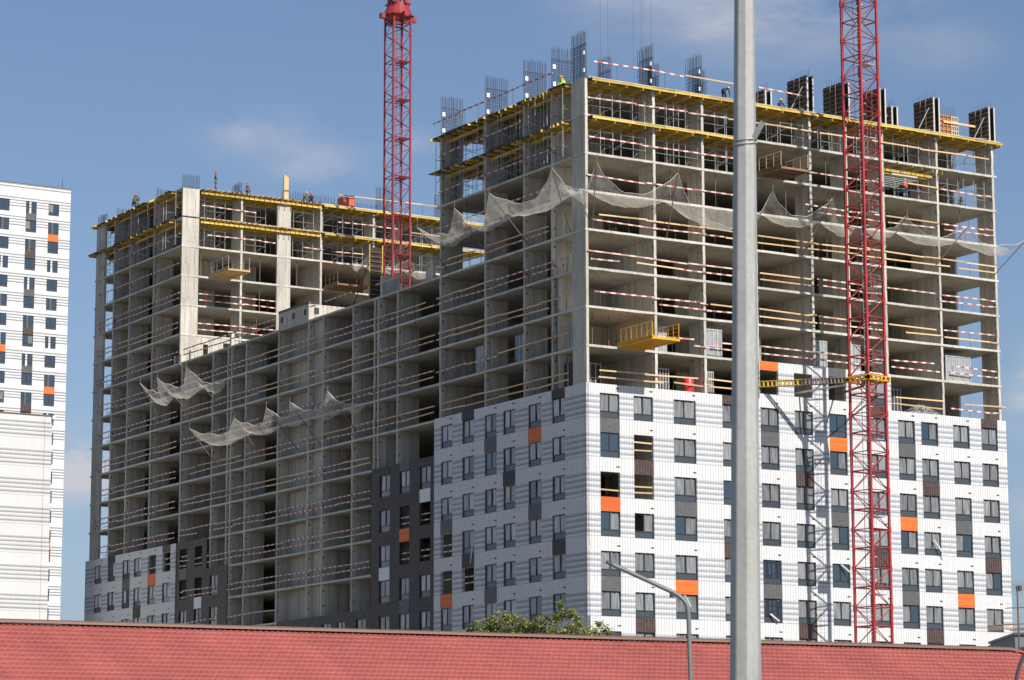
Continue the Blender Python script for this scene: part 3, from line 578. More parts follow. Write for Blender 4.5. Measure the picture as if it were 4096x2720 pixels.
# ================================================================== LEFT TOWER
LT = root('apartment_tower', (18, 85.4, 0), 'concrete frame tower behind the low wing, sunlit wide wall piers, yellow formwork on top', 'building', 'sections of the apartment block under construction')
LY0, LY1, LXW = 74.4, 96.6, 36.0
for i in range(-10, 9): slab_rough(LT, i, -.04, LXW, LY0-.03 if i > 3 else 74.2, LY1+.05)
for i in range(-4, 10):
    z0, z1 = fl(i)-.003, fl(i+1)-.177
    for p in (81.2, 87.25, 91.45): pier(LT, 'L', p, 3.2 if p == 91.45 else 2.15, z0, z1)
    bx('wall_pier', 'concrete', 0, .24, 94.1, 96.45, z0, z1, LT)
    bx('partition_wall', 'concrete', 9.0, 9.2, 79.0, 91.4, z0, z1, LT)
    bx('partition_wall', 'concrete', 3.3, 30.0, 96.2, 96.4, z0, z1, LT)
    bx('partition_wall', 'concrete', 3.2, 3.4, 91.7, 96.1, z0, z1, LT)
    if i >= 4:
        bx('wall_pier', 'concrete', 0, 1.83, LY0, LY0+.26, z0, z1, LT); bx('wall_pier', 'concrete', 10.59, 12.12, LY0, LY0+.26, z0, z1, LT)
        for p in (6.46, 15.5, 21.66, 24.9, 30.5): pier(LT, 'S', p, 5.6 if p == 15.5 else 2.1, z0, z1, LY0)
        for a, b in ((4.0, 6.3), (8.8, 11.0)): bx('partition_wall', 'concrete', a, b, 80.1, 80.3, z0, z1, LT)
        bx('partition_wall', 'concrete', 9.3, 35.5, 90.0, 90.2, z0, z1, LT)
bx('partition_wall', 'concrete', 5.8, 6.0, 75.6, 96.4, 0, fl(-4)-.185, LT); bx('partition_wall', 'concrete', 0.3, 30, 96.2, 96.4, 0, fl(-4)-.185, LT)
clad('end_wall', 'concrete', 'S', 1.84, 6.4, fl(4)+.002, fl(5)-.18, LY0+.02, [(2.5, 3.05, fl(4)+.95, fl(4)+2.1), (4.7, 5.5, fl(4)+1.9, fl(4)+2.4)], LT, .22)
for y in (75.6, 77.0): bx('wall_pier', 'concrete', .0, .5, y-1.4, y-1.1, fl(4), fl(4)+.9, LT)
AC = [(92.58, 94.47), (89.03, 90.95), (85.25, 87.17), (82.40, 84.29), (78.84, 80.78), (75.37, 77.26)]
facade(LT, 'L', -.2, 74.15, 96.95, fl(-2), 0, AC, range(-2, -10, -1), 'tile_white', opens={(4, -2), (5, -2)}, panels=[(2, -2, G), (4, -2, O), (3, -3, BS)], top_panels=[(1, -2, BS), (5, -2, BS)])
facade(LT, 'L', -.12, 67.15, 74.14, fl(-2)+.01, 0, [(71.61, 73.33), (68.16, 69.82)], range(-2, -10, -1), 'tile_dark', opens={(0, -2), (1, -2), (0, -3), (1, -3)}, panels=[(0, -2, G), (1, -3, 'tile_whiteplain')])
facade(LT, 'L', -.12, 62.5, 67.145, fl(-3), 0, [(64.61, 66.38)], range(-3, -10, -1), 'tile_dark')
for (a, b, k, hs) in ((78.84, 80.78, -2, (.65,)), (75.37, 77.26, -2, (1.3, .75)), (71.61, 73.33, -2, (1.2,))):
    for h in hs: board_obj(LT, 'L', a+.01, b-.01, .03, fl(k)-2.6+h, 'board_rw', random.uniform(-.03, .08))
for i, st in {-2: 'rw', -1: 'rw', 0: 'rw', 1: 'mix', 2: 'mix', 3: 'rw', 4: 'mix', 5: 'mix', 6: 'rw', 7: 'rw', 8: 'rw'}.items():
    rails(LT, 'L', i, 74.6, 95.5, st, (1.15, .6) if i < 7 else (1.2,))
for i, lst in {8: ((2.6, 10.3, 'rw', (1.25,)), (12.3, 15.8, 'rw', (1.1,)), (17.0, 20.5, 'wood', (1.1,))), 9: ((2.0, 8.4, 'rw', (1.2,)), (17.4, 24.5, 'rw', (1.25,)), (25, 31, 'wood', (1.0,))), 7: (), 6: ((1.8, 10.5, 'rw', (1.15, .55)),), 5: ((1.7, 10.5, 'rw', (1.2, .55)), (11.6, 15.5, 'rw', (1.1,)))}.items():
    for a0, a1, st, hs in lst: rails(LT, 'S', i, a0, a1, st, hs, d=LY0-.1)
# blue scaffold braces in the see-through corner bay
for i in range(-2, 8):
    rod('brace', 'strut_blue', (.6, 91.8, fl(i)+.45), (.6, 94.2, fl(i)+.4), .03, LT, 4)

for u, i in ((8.9, 7), (13.1, 7), (8.9, 6), (8.6, 5), (2.3, 7), (17.5, 6)): rod('steel_prop', 'pole_rust', (u, LY0+.5, fl(i)-.002), (u, LY0+.5, fl(i+1)-.178), .035, LT)
for u, i, d in ((12.6, 5, .5), (19.6, 5, .6), (23.8, 6, .7), (24.1, 5, .8), (24.0, 4, 1.0), (37.8, 5, .6), (1.5, 1, 1.5), (3.6, 1, 2.4), (8.4, 5, .7), (38.0, 6, .8)): rod('steel_prop', 'pole_rust', (u, d, fl(i)-.002), (u, d, fl(i+1)-.178), .032, RT)
for v, i in ((19.0, 5), (12.2, 4), (17.5, 3), (6.8, 5)): rod('steel_prop', 'pole_rust', (.6, v, fl(i)-.002), (.6, v, fl(i+1)-.178), .032, RT)
for v, i in ((55.5, 3), (26.5, 3), (35.5, 2), (55.0, 1), (70.2, 1), (40.5, -1), (64.0, -3)): rod('steel_prop', 'pole_rust', (.5, v, fl(i)-.002), (.5, v, fl(i+1)-.178), .03, WG)
# loose cables hanging down the shaded wing
for pts in (((1540, 1130), (1548, 1300), (1565, 1440)), ((1640, 1060), (1660, 1250), (1672, 1420)), ((1085, 1300), (1080, 1420), (1078, 1500))):
    m = MB(); m.sweep([on_u(x, y, -.15) for x, y in pts], .02, 5); m.build('cable', 'rod_dark', WG)

# ================================================================== FORMWORK DECKS
FRAME = MB()
for x in (0, 1.15, 2.3): FRAME.bar((x, 0, 0), (x, 0, 2.52), .028, 5)
for z in (.85, 1.85): FRAME.bar((0, 0, z), (2.3, 0, z), .022, 4)
for x in (0, 2.3): FRAME.bar((x, 0, .85), (x, 1.2, .85), .02, 4); FRAME.bar((x, 1.2, 0), (x, 1.2, 2.52), .026, 4)
FRAME.bar((1.15, 0, .1), (2.3, 1.2, .9), .018, 4); FRAME.bar((0, 1.2, .9), (1.15, 0, 1.8), .018, 4); FRAME.bar((0, 1.2, 1.85), (2.3, 1.2, 1.85), .02, 4)
FRAME = FRAME.mesh('shoring_frame', 'galv_tube')
BEAMS = {}
def beam(d, axis, a0, a1, b, z, mat='yellow_beam'):
    L = round(a1-a0, 2); key = (L, mat)
    if key not in BEAMS:
        m = MB(); h = .1; m.cur = 0
        m.box(-L/2, L/2, -.04, .04, h-.04, h); m.box(-L/2, L/2, -.04, .04, -h, -h+.04); m.box(-L/2+.003, L/2-.003, -.018, .018, -h+.04, h-.04)
        BEAMS[key] = m.mesh('beam', mat)
    c = ((a0+a1)/2, b, z) if axis == 'x' else (b, (a0+a1)/2, z)
    return put('beam', BEAMS[key], c, d, (random.uniform(-.03, .03), random.uniform(-.012, .012), (0 if axis == 'x' else math.pi/2)+random.uniform(-.02, .02)))
def deck(label, i, x0, x1, y0, y1, sunny=None, shade=None, joists=False, slab_top=True, frames_s=(), frames_l=()):
    """formwork deck whose plywood carries slab i; sunny=(a0,a1) length seen along y0, shade=(b0,b1) along x0"""
    d = root('formwork_deck', ((x0+x1)/2, (y0+y1)/2, fl(i-1)), label, 'formwork', 'yellow beam formwork decks'); zt = fl(i)-.18
    if sunny:
        a, e = sunny
        x = a
        while x < e-.3:
            w = min(random.choice((1.9, 2.4, 2.9)), e-x); bx('plywood', 'ply', x, x+w-.01, y0-random.uniform(.42, .56), y0+3.0, zt-.028+random.uniform(-.006, 0), zt-.001, d); x += w
        if slab_top: bx('slab_edge', 'slab', a, e, y0-.2, y0+2.9, zt+.002, fl(i)-.02, d)
        if joists:
            x = a+.3
            while x < e-.2: beam(d, 'y', y0-random.uniform(.75, 1.15), y0+2.6, x, zt-.135); bx('beam_end', 'beam_end', x-.042, x+.042, y0-1.17, y0-1.14, zt-.235, zt-.035, d); x += random.uniform(.48, .72)
            for yy in (y0-.25, y0+1.0, y0+2.2):
                x = a
                while x < e-.3: w = min(random.choice((3.9, 4.9)), e-x); beam(d, 'x', x, x+w, yy, zt-.34); x += w
        else:
            for yy in (y0-.52, y0+.35, y0+1.0, y0+1.65, y0+2.3):
                x = a
                while x < e-.3: w = min(random.choice((2.9, 3.3, 3.9)), e-x); beam(d, 'x', x+random.uniform(0, .1), x+w+random.uniform(0, .2), yy+random.uniform(-.08, .08), zt-.135); x += w
            x = a+.35
            while x < e-.1: beam(d, 'y', y0-random.uniform(.5, .75), y0+2.9, x, zt-.34); x += random.uniform(1.2, 1.9)
    if shade:
        b0, b1 = shade; y = b0
        while y < b1-.3:
            w = min(random.choice((1.9, 2.4, 2.9)), b1-y); bx('plywood', 'ply', x0-random.uniform(.35, .7), x0+3.0, y, y+w-.01, zt-.028+random.uniform(-.006, 0), zt-.001, d); y += w
        if slab_top: bx('slab_edge', 'slab', x0-.03, x0+2.9, b0, b1, zt+.002, fl(i)-.02, d)
        y = b0+.2
        while y < b1-.1:
            st = random.uniform(.45, .7) if y < b0+7.5 else random.uniform(.9, 1.5)
            L = 3.6; o = random.uniform(.35, .8); beam(d, 'x', x0-o, x0-o+L, y, zt-.135); y += st
        for xx in (x0+.45, x0+1.9):
            y = b0
            while y < b1-.3: w = min(4.9, b1-y); beam(d, 'y', y, y+w, xx, zt-.34); y += w
    for a in frames_s: put('shoring_frame', FRAME, (a, y0+.45+random.uniform(-.1, .15), fl(i-1)), d)
    for b in frames_l: put('shoring_frame', FRAME, (x0+.7, b, fl(i-1)), d, (0, 0, math.pi/2))
    return d
fs = [.5, 3.6, 6.8, 8.6, 11.4, 13.6, 16.6, 19.0, 22.1, 22.9, 25.8, 26.6, 29.6, 32.3, 35.4, 38.4]
fsl = [2.4, 5.2, 6.5, 9.4, 12.2, 15.4, 18.2, 20.0]
deck('topmost yellow beam deck of the tower with white cladding, rebar cages standing on it', 8, 0, 41.2, 0, 22.9, (.25, 41.9), (2.0, 23.3), frames_s=fs, frames_l=fsl)
deck('yellow beam deck one storey below the rebar cages, right at the concrete corner', 7, 0, 15.9, 0, 22.9, (.25, 15.9), (2.0, 23.4), slab_top=False, frames_s=[x for x in fs if x < 15]+[29.6, 32.2, 35.4, 38.2], frames_l=fsl)
bx('floor_slab', 'slab', .2, 41.0, .4, 22.6, fl(8)-.175, fl(8), RT)
ls = [2.6, 7.2, 12.6, 16.0, 18.4, 22.2, 25.3, 27.8, 30.9]; ll = [75.0, 78.0, 82.0, 84.4, 88.0, 92.0]
deck('yellow joist deck on the very top of the tower behind the low wing', 10, 0, 36, LY0, LY1, (1.9, 15.5), (76.3, 97.2), joists=True, slab_top=False, frames_s=ls, frames_l=ll)
deck('yellow joist deck one storey under the top of the tower behind the low wing', 9, 0, 36, LY0, LY1, (1.9, 15.5), (76.3, 97.4), joists=True, frames_s=ls, frames_l=ll)
deck('long yellow beam deck on the rear tower, passing behind the crane mast, upper', 10, 15.6, 36, LY0, LY1, (15.6, 35.5), None)
deck('long yellow beam deck on the rear tower, passing behind the crane mast, lower', 9, 15.6, 36, LY0, LY1, (15.6, 35.5), None)
bx('floor_slab', 'slab', .2, 35.8, LY0+.4, LY1-.3, fl(9)-.175, fl(9), LT); bx('floor_slab', 'slab', .2, 35.8, LY0+.4, LY1-.3, fl(10)-.175, fl(10)-.004, LT)
rails(RT, 'S', 8, .4, 9.0, 'rw', (1.15,), d=-.45); rails(RT, 'S', 8, 9.0, 15.8, 'wood', (1.15,), d=-.45); rails(RT, 'S', 8, 16.2, 21.5, 'rw', (1.15,), d=-.45)
rails(RT, 'L', 8, 4.0, 23.0, 'rw', (1.15,), d=-.35)
rails(LT, 'S', 10, 17, 30, 'wood', (1.1,), d=LY0-.3); rails(LT, 'S', 10, 29, 35, 'rw', (1.1,), d=LY0-.3)

# ================================================================== REBAR CAGES AND WALL FORMS ON TOP
def cage(label, axis, a, L, b, z, h=3.5, hb=2.55, spacers=True, step=.2, group='rebar cages on the roof decks'):
    """reinforcement of a wall stub: L long from a along the axis, at b on the other axis"""
    cx = (a+L/2, b) if axis == 'x' else (b, a+L/2)
    r = root('rebar_cage', (cx[0], cx[1], z), label, 'rebar cage', group)
    pt = (lambda s, t, zz: (a+s, b+t, zz)) if axis == 'x' else (lambda s, t, zz: (b+t, a+s, zz))
    n = max(3, int(L/step)); m = MB(); k = MB()
    for t in (-.09, .09):
        for i in range(n+1):
            s = L*i/n+random.uniform(-.02, .02); lean = random.uniform(-.05, .05)
            m.bar(pt(s, t, z-.05), pt(s+lean, t+random.uniform(-.03, .03), z+h+random.uniform(-.12, .12)), .019, 3)
        zz = z+.15
        while zz < z+hb: k.bar(pt(-.04, t, zz), pt(L+.04, t, zz+random.uniform(-.04, .04)), .015, 3); zz += random.uniform(.16, .24)
    for zz in (z+hb, z+hb-.1): k.bar(pt(-.05, .09, zz), pt(L+.05, .09, zz), .016, 3)
    m.build('vertical_bars', 'rebar', r); k.build('ties', 'rebar', r)
    if spacers:
        for zz in (z+.5, z+1.9):
            p = pt(.12, -.12, zz)
            if axis == 'x': bx('cover_plate', 'white_plastic', p[0]-.13, p[0]+.13, p[1]-.03, p[1]+.01, zz-.17, zz+.17, r)
            else: bx('cover_plate', 'white_plastic', p[0]-.06, p[0]+.02, p[1]-.15, p[1]-.02, zz-.15, zz+.15, r)
    return r
ZT = fl(8)-.02
for p, w in zip(LW, ('beside the worker in lime', 'second from the concrete corner pier', 'with a stack of yellow beams behind it', 'over the end pier above the low wing')):
    cage('tall rebar cage with white cover plates '+w, 'x', .1, 2.0, p+.1, ZT)
cage('tallest dark rebar cage standing right over the concrete corner', 'y', .1, 1.85, .15, ZT, 3.7, 2.7)
cage('dark rebar cage with yellow beams stacked behind it, second pier of the sunny side', 'y', .1, 1.9, 6.4, ZT, 3.5, 2.5)
cage('dark rebar cage on the sunny deck edge left of the crouching worker', 'y', .1, 1.9, 11.05, ZT, 3.4, 2.4)
cage('narrow rebar cage half hidden by the galvanised lamp pole', 'y', .1, 1.9, 16.1, ZT, 3.4, 2.4)
def cagepx(label, x, yt, v, L, frac):
    a = on_v(x, yt, v); cage(label, 'y', v, L, a[0], ZT, a[2]-ZT, (a[2]-ZT)*frac, False)
cagepx('small inner rebar cage set back from the edge near the crane ropes', 2440, 222, 4.6, 1.7, .68)
cagepx('low inner rebar cage to the right of the yellow beam stack', 2632, 252, 4.2, 1.6, .7)
cagepx('low inner rebar cage behind the sunny edge cages', 2818, 280, 3.8, 1.5, .7)
zl = fl(10)-.01
cage('thin starter bars on the wide sunlit corner pier of the rear tower', 'x', .05, 1.8, LY0+.15, zl, 1.3, .1, False)
cage('thin starter bars beside the kneeling worker of the rear tower', 'y', LY0+.1, 1.9, 6.5, zl, 1.2, .3, False)
cage('large rebar cage behind the orange box, left of the crane mast', 'x', 24.2, 1.8, LY0+4.0, zl-.1, 3.6, 2.4, False)
cage('rebar cage right of the crane mast on the rear tower', 'x', 30.2, 1.7, LY0+2.0, zl-.1, 3.0, 1.8, False)
cage('low row of rebar between the wooden post and the orange box', 'x', 12.6, 6.0, LY0+3.0, zl, 1.6, .9, False, .3)
cage('low row of rebar right of the orange box', 'x', 19.6, 4.5, LY0+3.6, zl, 1.5, .9, False, .3)
cage('thin starter bars at the far shaded corner of the rear tower', 'y', 94.2, 2.1, .15, zl, 1.0, .1, False)
cage('thin starter bars over the shaded pier next to the far corner of the rear tower', 'x', .2, 1.6, 91.5, zl, 1.0, .1, False)
cage('thin starter bars over the shaded pier beside the two crouching workers', 'x', .2, 1.6, 81.3, zl, 1.1, .1, False)
cage('row of starter bars set back in the middle of the sunny deck', 'x', 8.0, 5.5, 7.0, ZT, .9, .1, False, .35)
cage('row of starter bars between the wall forms', 'x', 31.0, 3.2, 4.0, ZT, 1.1, .4, False, .3)
def wallform(label, u, v0, v1, h, z=ZT, th=.12, face='form_black', rib='form_rib', axis='y', prop=True):
    r = root('wall_form', (u, (v0+v1)/2, z), label, 'formwork panel', 'wall formwork panels on the sunny deck')
    for x in (u-.22, u+.34):
        lo, hi = x-th/2, x+th/2
        pl = bx('form_panel', face, lo, hi, v0, v1, z, z+h, r)
        bx('edge_strip', 'ply_light', lo-.01, hi+.01, v0-.035, v0-.002, z, z+h, r)
        if x < u:
            zz = z+.12
            while zz < z+h: bx('waler', rib, lo-.07, lo-.002, v0+.02, v1, zz, zz+.075, r); zz += .38
            for y in (v0+.8, v0+1.5): bx('soldier', rib, lo-.13, lo-.071, y, y+.1, z+.05, z+h-.05, r)
    m = MB()
    for i in range(8):
        y = v0+.15+(v1-v0-.3)*i/7; m.bar((u+.05, y, z), (u+.05+random.uniform(-.05, .05), y, z+h+random.uniform(.5, .75)), .0125, 3)
    m.build('rebar', 'rebar', r)
    if prop:
        rod('push_prop', 'steel_grey', (u-.35, v0+.45, z+h*.72), (u-1.75, v0+.25, z+.02), .04, r); rod('push_prop', 'steel_grey', (u-.35, v0+.3, z+.25), (u-1.75, v0+.25, z+.04), .03, r)
    return r
wallform('tall black wall form with yellow strut right of the lamp pole', 21.7, -.1, 2.5, 3.05)
wallform('black wall form just left of the red crane mast', 25.4, -.1, 2.5, 3.0, prop=False)
wallform('black wall form seen through the red crane mast', 29.2, -.1, 2.5, 3.0, prop=False)
wallform('tall black wall form beside the orange panel', 34.95, -.1, 2.4, 3.0)
wallform('black wall form standing at the far right end of the deck', 41.0, -.1, 2.4, 2.95)
def formpx(label, x0, x1, yt, v, dv, prop):
    a = on_v((x0+x1)/2, yt, v); wallform(label, a[0], v, v+dv, a[2]-ZT, prop=prop)
formpx('low black wall form set back behind the yellow helmeted worker', 3045, 3095, 362, 2.4, 2.2, False)
formpx('small black wall form set back right of the crane mast', 3555, 3595, 425, 2.6, 1.8, True)
a = on_v(3753, 458, 1.6); b = on_v(3829, 472, 1.6); h = a[2]-ZT; w = (b[0]-a[0])
r = root('wall_form', ((a[0]+b[0])/2, 1.6, ZT), 'orange framed wall form panel with a plank fixed across it', 'formwork panel', 'wall formwork panels on the sunny deck')
for x0, x1, mt in ((a[0], a[0]+w*.64, 'form_orange'), (a[0]+w*.65, b[0], 'ply_light')):
    bx('form_panel', 'form_rib', x0, x1, 1.6, 1.7, ZT, ZT+h, r)
    for k in range(6): bx('rib', mt, x0, x1, 1.5, 1.598, ZT+.02+k*(h-.1)/5, ZT+.09+k*(h-.1)/5, r)
    for k in range(4): x = x0+(x1-x0-.06)*k/3; bx('rib', mt, x, x+.06, 1.49, 1.597, ZT, ZT+h, r)
bx('plank', 'wood', a[0]+.4, b[0]+2.0, 1.4, 1.47, ZT+h*.68, ZT+h*.68+.18, r)
m = MB()
for k in range(9): m.bar((a[0]+.1+k*w/9, 1.75, ZT), (a[0]+.1+k*w/9, 1.75, ZT+h+.9), .016, 3)
m.build('rebar', 'rebar', r)

# ================================================================== CANTILEVER PLATFORMS
def platform(label, x0, x1, yf, tip, z, mats, nj=13, hr=1.25, posts_l=7, inner=1.2):
    fr, pl, rl = mats
    r = root('loading_platform', ((x0+x1)/2, (tip+yf)/2, z), label, 'platform', 'cantilevered loading platforms')
    bx('platform_deck', pl, x0, x1, tip, yf+inner, z+.02, z+.07, r)
    for x in (x0, x1-.1): bx('side_beam', fr, x, x+.1, tip, yf+inner, z-.2 if yf-tip > 4 else z-.1, z+.018, r) if False else bx('side_beam', fr, x, x+.1, tip, yf-.02, z-.12, z+.24, r)
    for k in range(nj):
        y = tip+.15+(yf-tip-.4)*k/(nj-1); bx('joist', fr, x0+.11, x1-.11, y, y+.09, z-.12, z+.015, r)
    bx('end_beam', fr, x0+.101, x1-.101, tip-.03, tip+.07, z-.1, z+.03, r)
    for x in (x0+.05, x1-.05):
        tops = []
        for k in range(posts_l):
            y = tip+.1+(yf-tip-.5)*k/(posts_l-1); lean = random.uniform(-.06, .06); rod('rail_post', rl, (x, y, z+.1), (x+lean*.3, y+lean, z+hr), .03, r, 4)
        for zz in (z+hr, z+hr*.75, z+hr*.5, z+hr*.27): rod('rail', rl, (x, tip+.1, zz), (x, yf-.4, zz), .022 if zz > z+hr-.01 else .012, r, 4)
    return r
platform('yellow steel loading platform with railings jutting from the sunny face', 2.81, 5.33, 0, -4.75, fl(1)+.05, ('yellow_paint', 'yellow_paint', 'yellow_paint'), 16)
platform('rusty wooden platform with planks on it, right of the lamp pole', 16.2, 18.95, 0, -3.4, fl(6)+.05, ('wood_dark', 'wood_dark', 'wood'), 6, 1.3, 4)
platform('wooden platform with steel railings on the rear tower, next to the wide corner pier', 3.0, 5.4, LY0, LY0-4.5, fl(7)+.05, ('wood', 'yellow_beam', 'galv_tube'), 5, 1.35, 4)
platform('orange brown platform on the rear tower under the net, left of the crane mast', 15.9, 19.6, LY0, LY0-3.2, fl(7)+.05, ('wood_dark', 'form_orange', 'pole_rust'), 6, 1.3, 4)
# formwork table being moved out under slab 7, right of the crane
r = root('formwork_table', (31.5, 0, fl(6)+.7), 'lowered yellow beam formwork table sticking out right of the crane mast', 'formwork')
for k, (x, o) in enumerate(((29.6, 1.6), (31.2, 1.4), (32.4, 1.2), (33.8, .9), (35.0, .6))): beam(r, 'y', -o, 3.0, x, fl(6)+2.35)
for k in range(4): beam(r, 'x', 29.4, 34.6, .2+k*.7, fl(6)+2.16)
bx('hanging_platform', 'ply_light', 28.9, 31.6, -1.5, -1.2, fl(6)+1.35, fl(6)+1.47, r)
for x in (28.95, 30.2, 31.55): rod('hanger', 'rod_dark', (x, -1.35, fl(6)+1.4), (x, -1.35, fl(6)+2.3), .02, r, 4)
for k in range(8): bx('ledger', 'galv_tube', 28.6, 32.0, -.9+k*.5, -.86+k*.5, fl(6)+1.25, fl(6)+1.3, r)

# ================================================================== SAFETY NETS
def net(label, face, poles, inner_z, plane, out, end_a=None, end_b=None, sag=1.3, belly=1.0, group='catch nets on outrigger poles'):
    """poles: (tip pixel, foot pixel). Inner edge runs along the slab edge at inner_z."""
    pos = []
    f = on_v if face == 'S' else on_u
    for (tx, ty), (fx, fy) in poles:
        pos.append((Vector(f(tx, ty, plane-out)), Vector(f(fx, fy, plane))))
    c = sum((p[0] for p in pos), Vector())/len(pos)
    r = root('safety_net', (c.x, c.y, c.z), label, 'safety net', group)
    for tip, foot in pos:
        rod('outrigger_pole', 'pole_rust', foot-(tip-foot)*.06, tip, .042, r)
        rod('pole_hook', 'pole_rust', tip, tip+Vector((.05, 0, .55)), .03, r, 5)
    def inner(p): return Vector((p.x, plane-.04, inner_z)) if face == 'S' else Vector((plane-.04, p.y, inner_z))
    anchors = [p[0] for p in pos]
    if end_a: anchors = [Vector(end_a)]+anchors
    if end_b: anchors = anchors+[Vector(end_b)]
    mb = MB(); rows = []; NS, NT = 14, 10
    rr = random.Random(len(label)+int(c.y*10))
    for k in range(len(anchors)-1):
        A, B = anchors[k], anchors[k+1]
        sg = sag*rr.uniform(.8, 1.15)*min(1.0, (B-A).length/6)
        for i in range(NS+(1 if k == len(anchors)-2 else 0)):
            s = i/NS; o = A.lerp(B, s); pull = abs(2*s-1)**2.2; o = o+Vector((0, 0, -sg*(1-pull)))
            n = inner(A.lerp(B, s)); o = o.lerp(n, .42*(1-abs(2*s-1)**1.2))
            row = []
            for j in range(NT+1):
                t = j/NT; p = n.lerp(o, t); b = belly*(.55+.45*(1-abs(2*s-1)))*math.sin(math.pi*min(1, t*1.05))**.9
                w = .09*math.sin(9*s+5*t+k)+.08*math.sin(23*s+2*k)*t+rr.uniform(-.07, .07)*math.sin(math.pi*t)
                row.append(p+Vector((0, 0, -b+w)))
            rows.append(row)
    mb.grid(rows); mb.build('netting', 'net', r, True)
    for j, nm in ((NT, 'edge_rope'), (0, 'edge_rope')):
        e = MB(); 
        for a, b in zip(rows, rows[1:]): e.bar(a[j], b[j], .014, 4)
        e.build(nm, 'white_plastic', r)
    return r
z5 = fl(5)-.12
net('white catch net on the sunny face at the concrete corner, two tall peaks', 'S', [((2386, 645), (2369, 906)), ((2713, 690), (2667, 944))], z5, 0, 2.6, end_a=(-.3, -.4, z5-.1), end_b=on_v(2960, 905, -.6), belly=1.15, sag=2.2)
net('white catch net on the sunny face between the lamp pole and the crane mast', 'S', [((3091, 765), (3000, 930)), ((3333, 790), (3215, 1010))], z5, 0, 2.4, end_a=on_v(2960, 905, -.6), end_b=on_v(3420, 915, -.6), belly=.95, sag=1.5)
net('white catch net on the sunny face right of the crane, reaching past the far edge', 'S', [((3629, 862), (3540, 1000)), ((3873, 905), (3735, 1070)), ((4100, 965), (3980, 1095))], z5, 0, 2.2, end_a=on_v(3480, 905, -.6), belly=.9, sag=1.1)
net('white catch net along the shaded face of the tower, next to the concrete corner', 'L', [((2207, 675), (2279, 920)), ((1955, 772), (2114, 977)), ((1817, 836), (1940, 1000)), ((1668, 905), (1780, 1065))], z5, 0, 2.6, end_a=(-.4, -.3, z5-.1), belly=.95, sag=1.3)
net('cream catch net low on the shaded wing, six scallops in a row', 'L', [((a, b), (a+122, b+165)) for a, b in ((757, 1712), (937, 1675), (1064, 1629), (1158, 1612), (1309, 1568))], fl(1)-.1, 0, 2.6, end_b=on_u(1450, 1605, -.4), belly=.8, sag=1.0)
net('cream catch net of three loose corners on the shaded face of the rear tower', 'L', [((560, 1530), (643, 1683)), ((629, 1512), (760, 1655)), ((745, 1468), (874, 1617))], fl(3)-.1, 0, 2.6, end_b=on_u(895, 1525, -.3), belly=1.2, sag=1.4)
net('white catch net behind the red crane mast on the rear tower', 'S', [((1478, 1025), (1420, 1105)), ((1640, 1035), (1600, 1110)), ((1740, 1090), (1700, 1120))], fl(8)-.1, LY0, 2.0, end_a=on_v(1410, 1050, LY0-.3), belly=.8, sag=1.0)

# ================================================================== CRANES
def mast_section(r, legs, z0, z1, red, nd=2):
    o = put('mast_section', None, (sum(l[0] for l in legs)/4, sum(l[1] for l in legs)/4, z0), r)
    for l in legs: bx('leg', red, l[0]-.085, l[0]+.085, l[1]-.085, l[1]+.085, z0, z1, o)
    zm = (z0+z1)/2
    for k in range(4):
        a, b = legs[k], legs[(k+1) % 4]; m = MB()
        flip = k % 2
        if flip: a, b = b, a
        m.bar((a[0], a[1], z0+.04), (b[0], b[1], z0+.04), .06, 4)
        if nd == 2: m.bar((a[0], a[1], zm), (b[0], b[1], zm), .04, 4)
        for q in range(nd):
            za, zb = z0+.06+(z1-z0-.08)*q/nd, z0+.06+(z1-z0-.08)*(q+1)/nd
            c, d = (a, b) if q % 2 == 0 else (b, a); m.bar((c[0], c[1], za), (d[0], d[1], zb), .04, 4)
        m.build('bracing', red, o)
        if k % 2 or nd > 2: continue
        g = MB(); g.box(b[0]-.11, b[0]+.11, b[1]-.11, b[1]+.11, zm-.2, zm+.2); g.build('gusset', red, o)
    return o
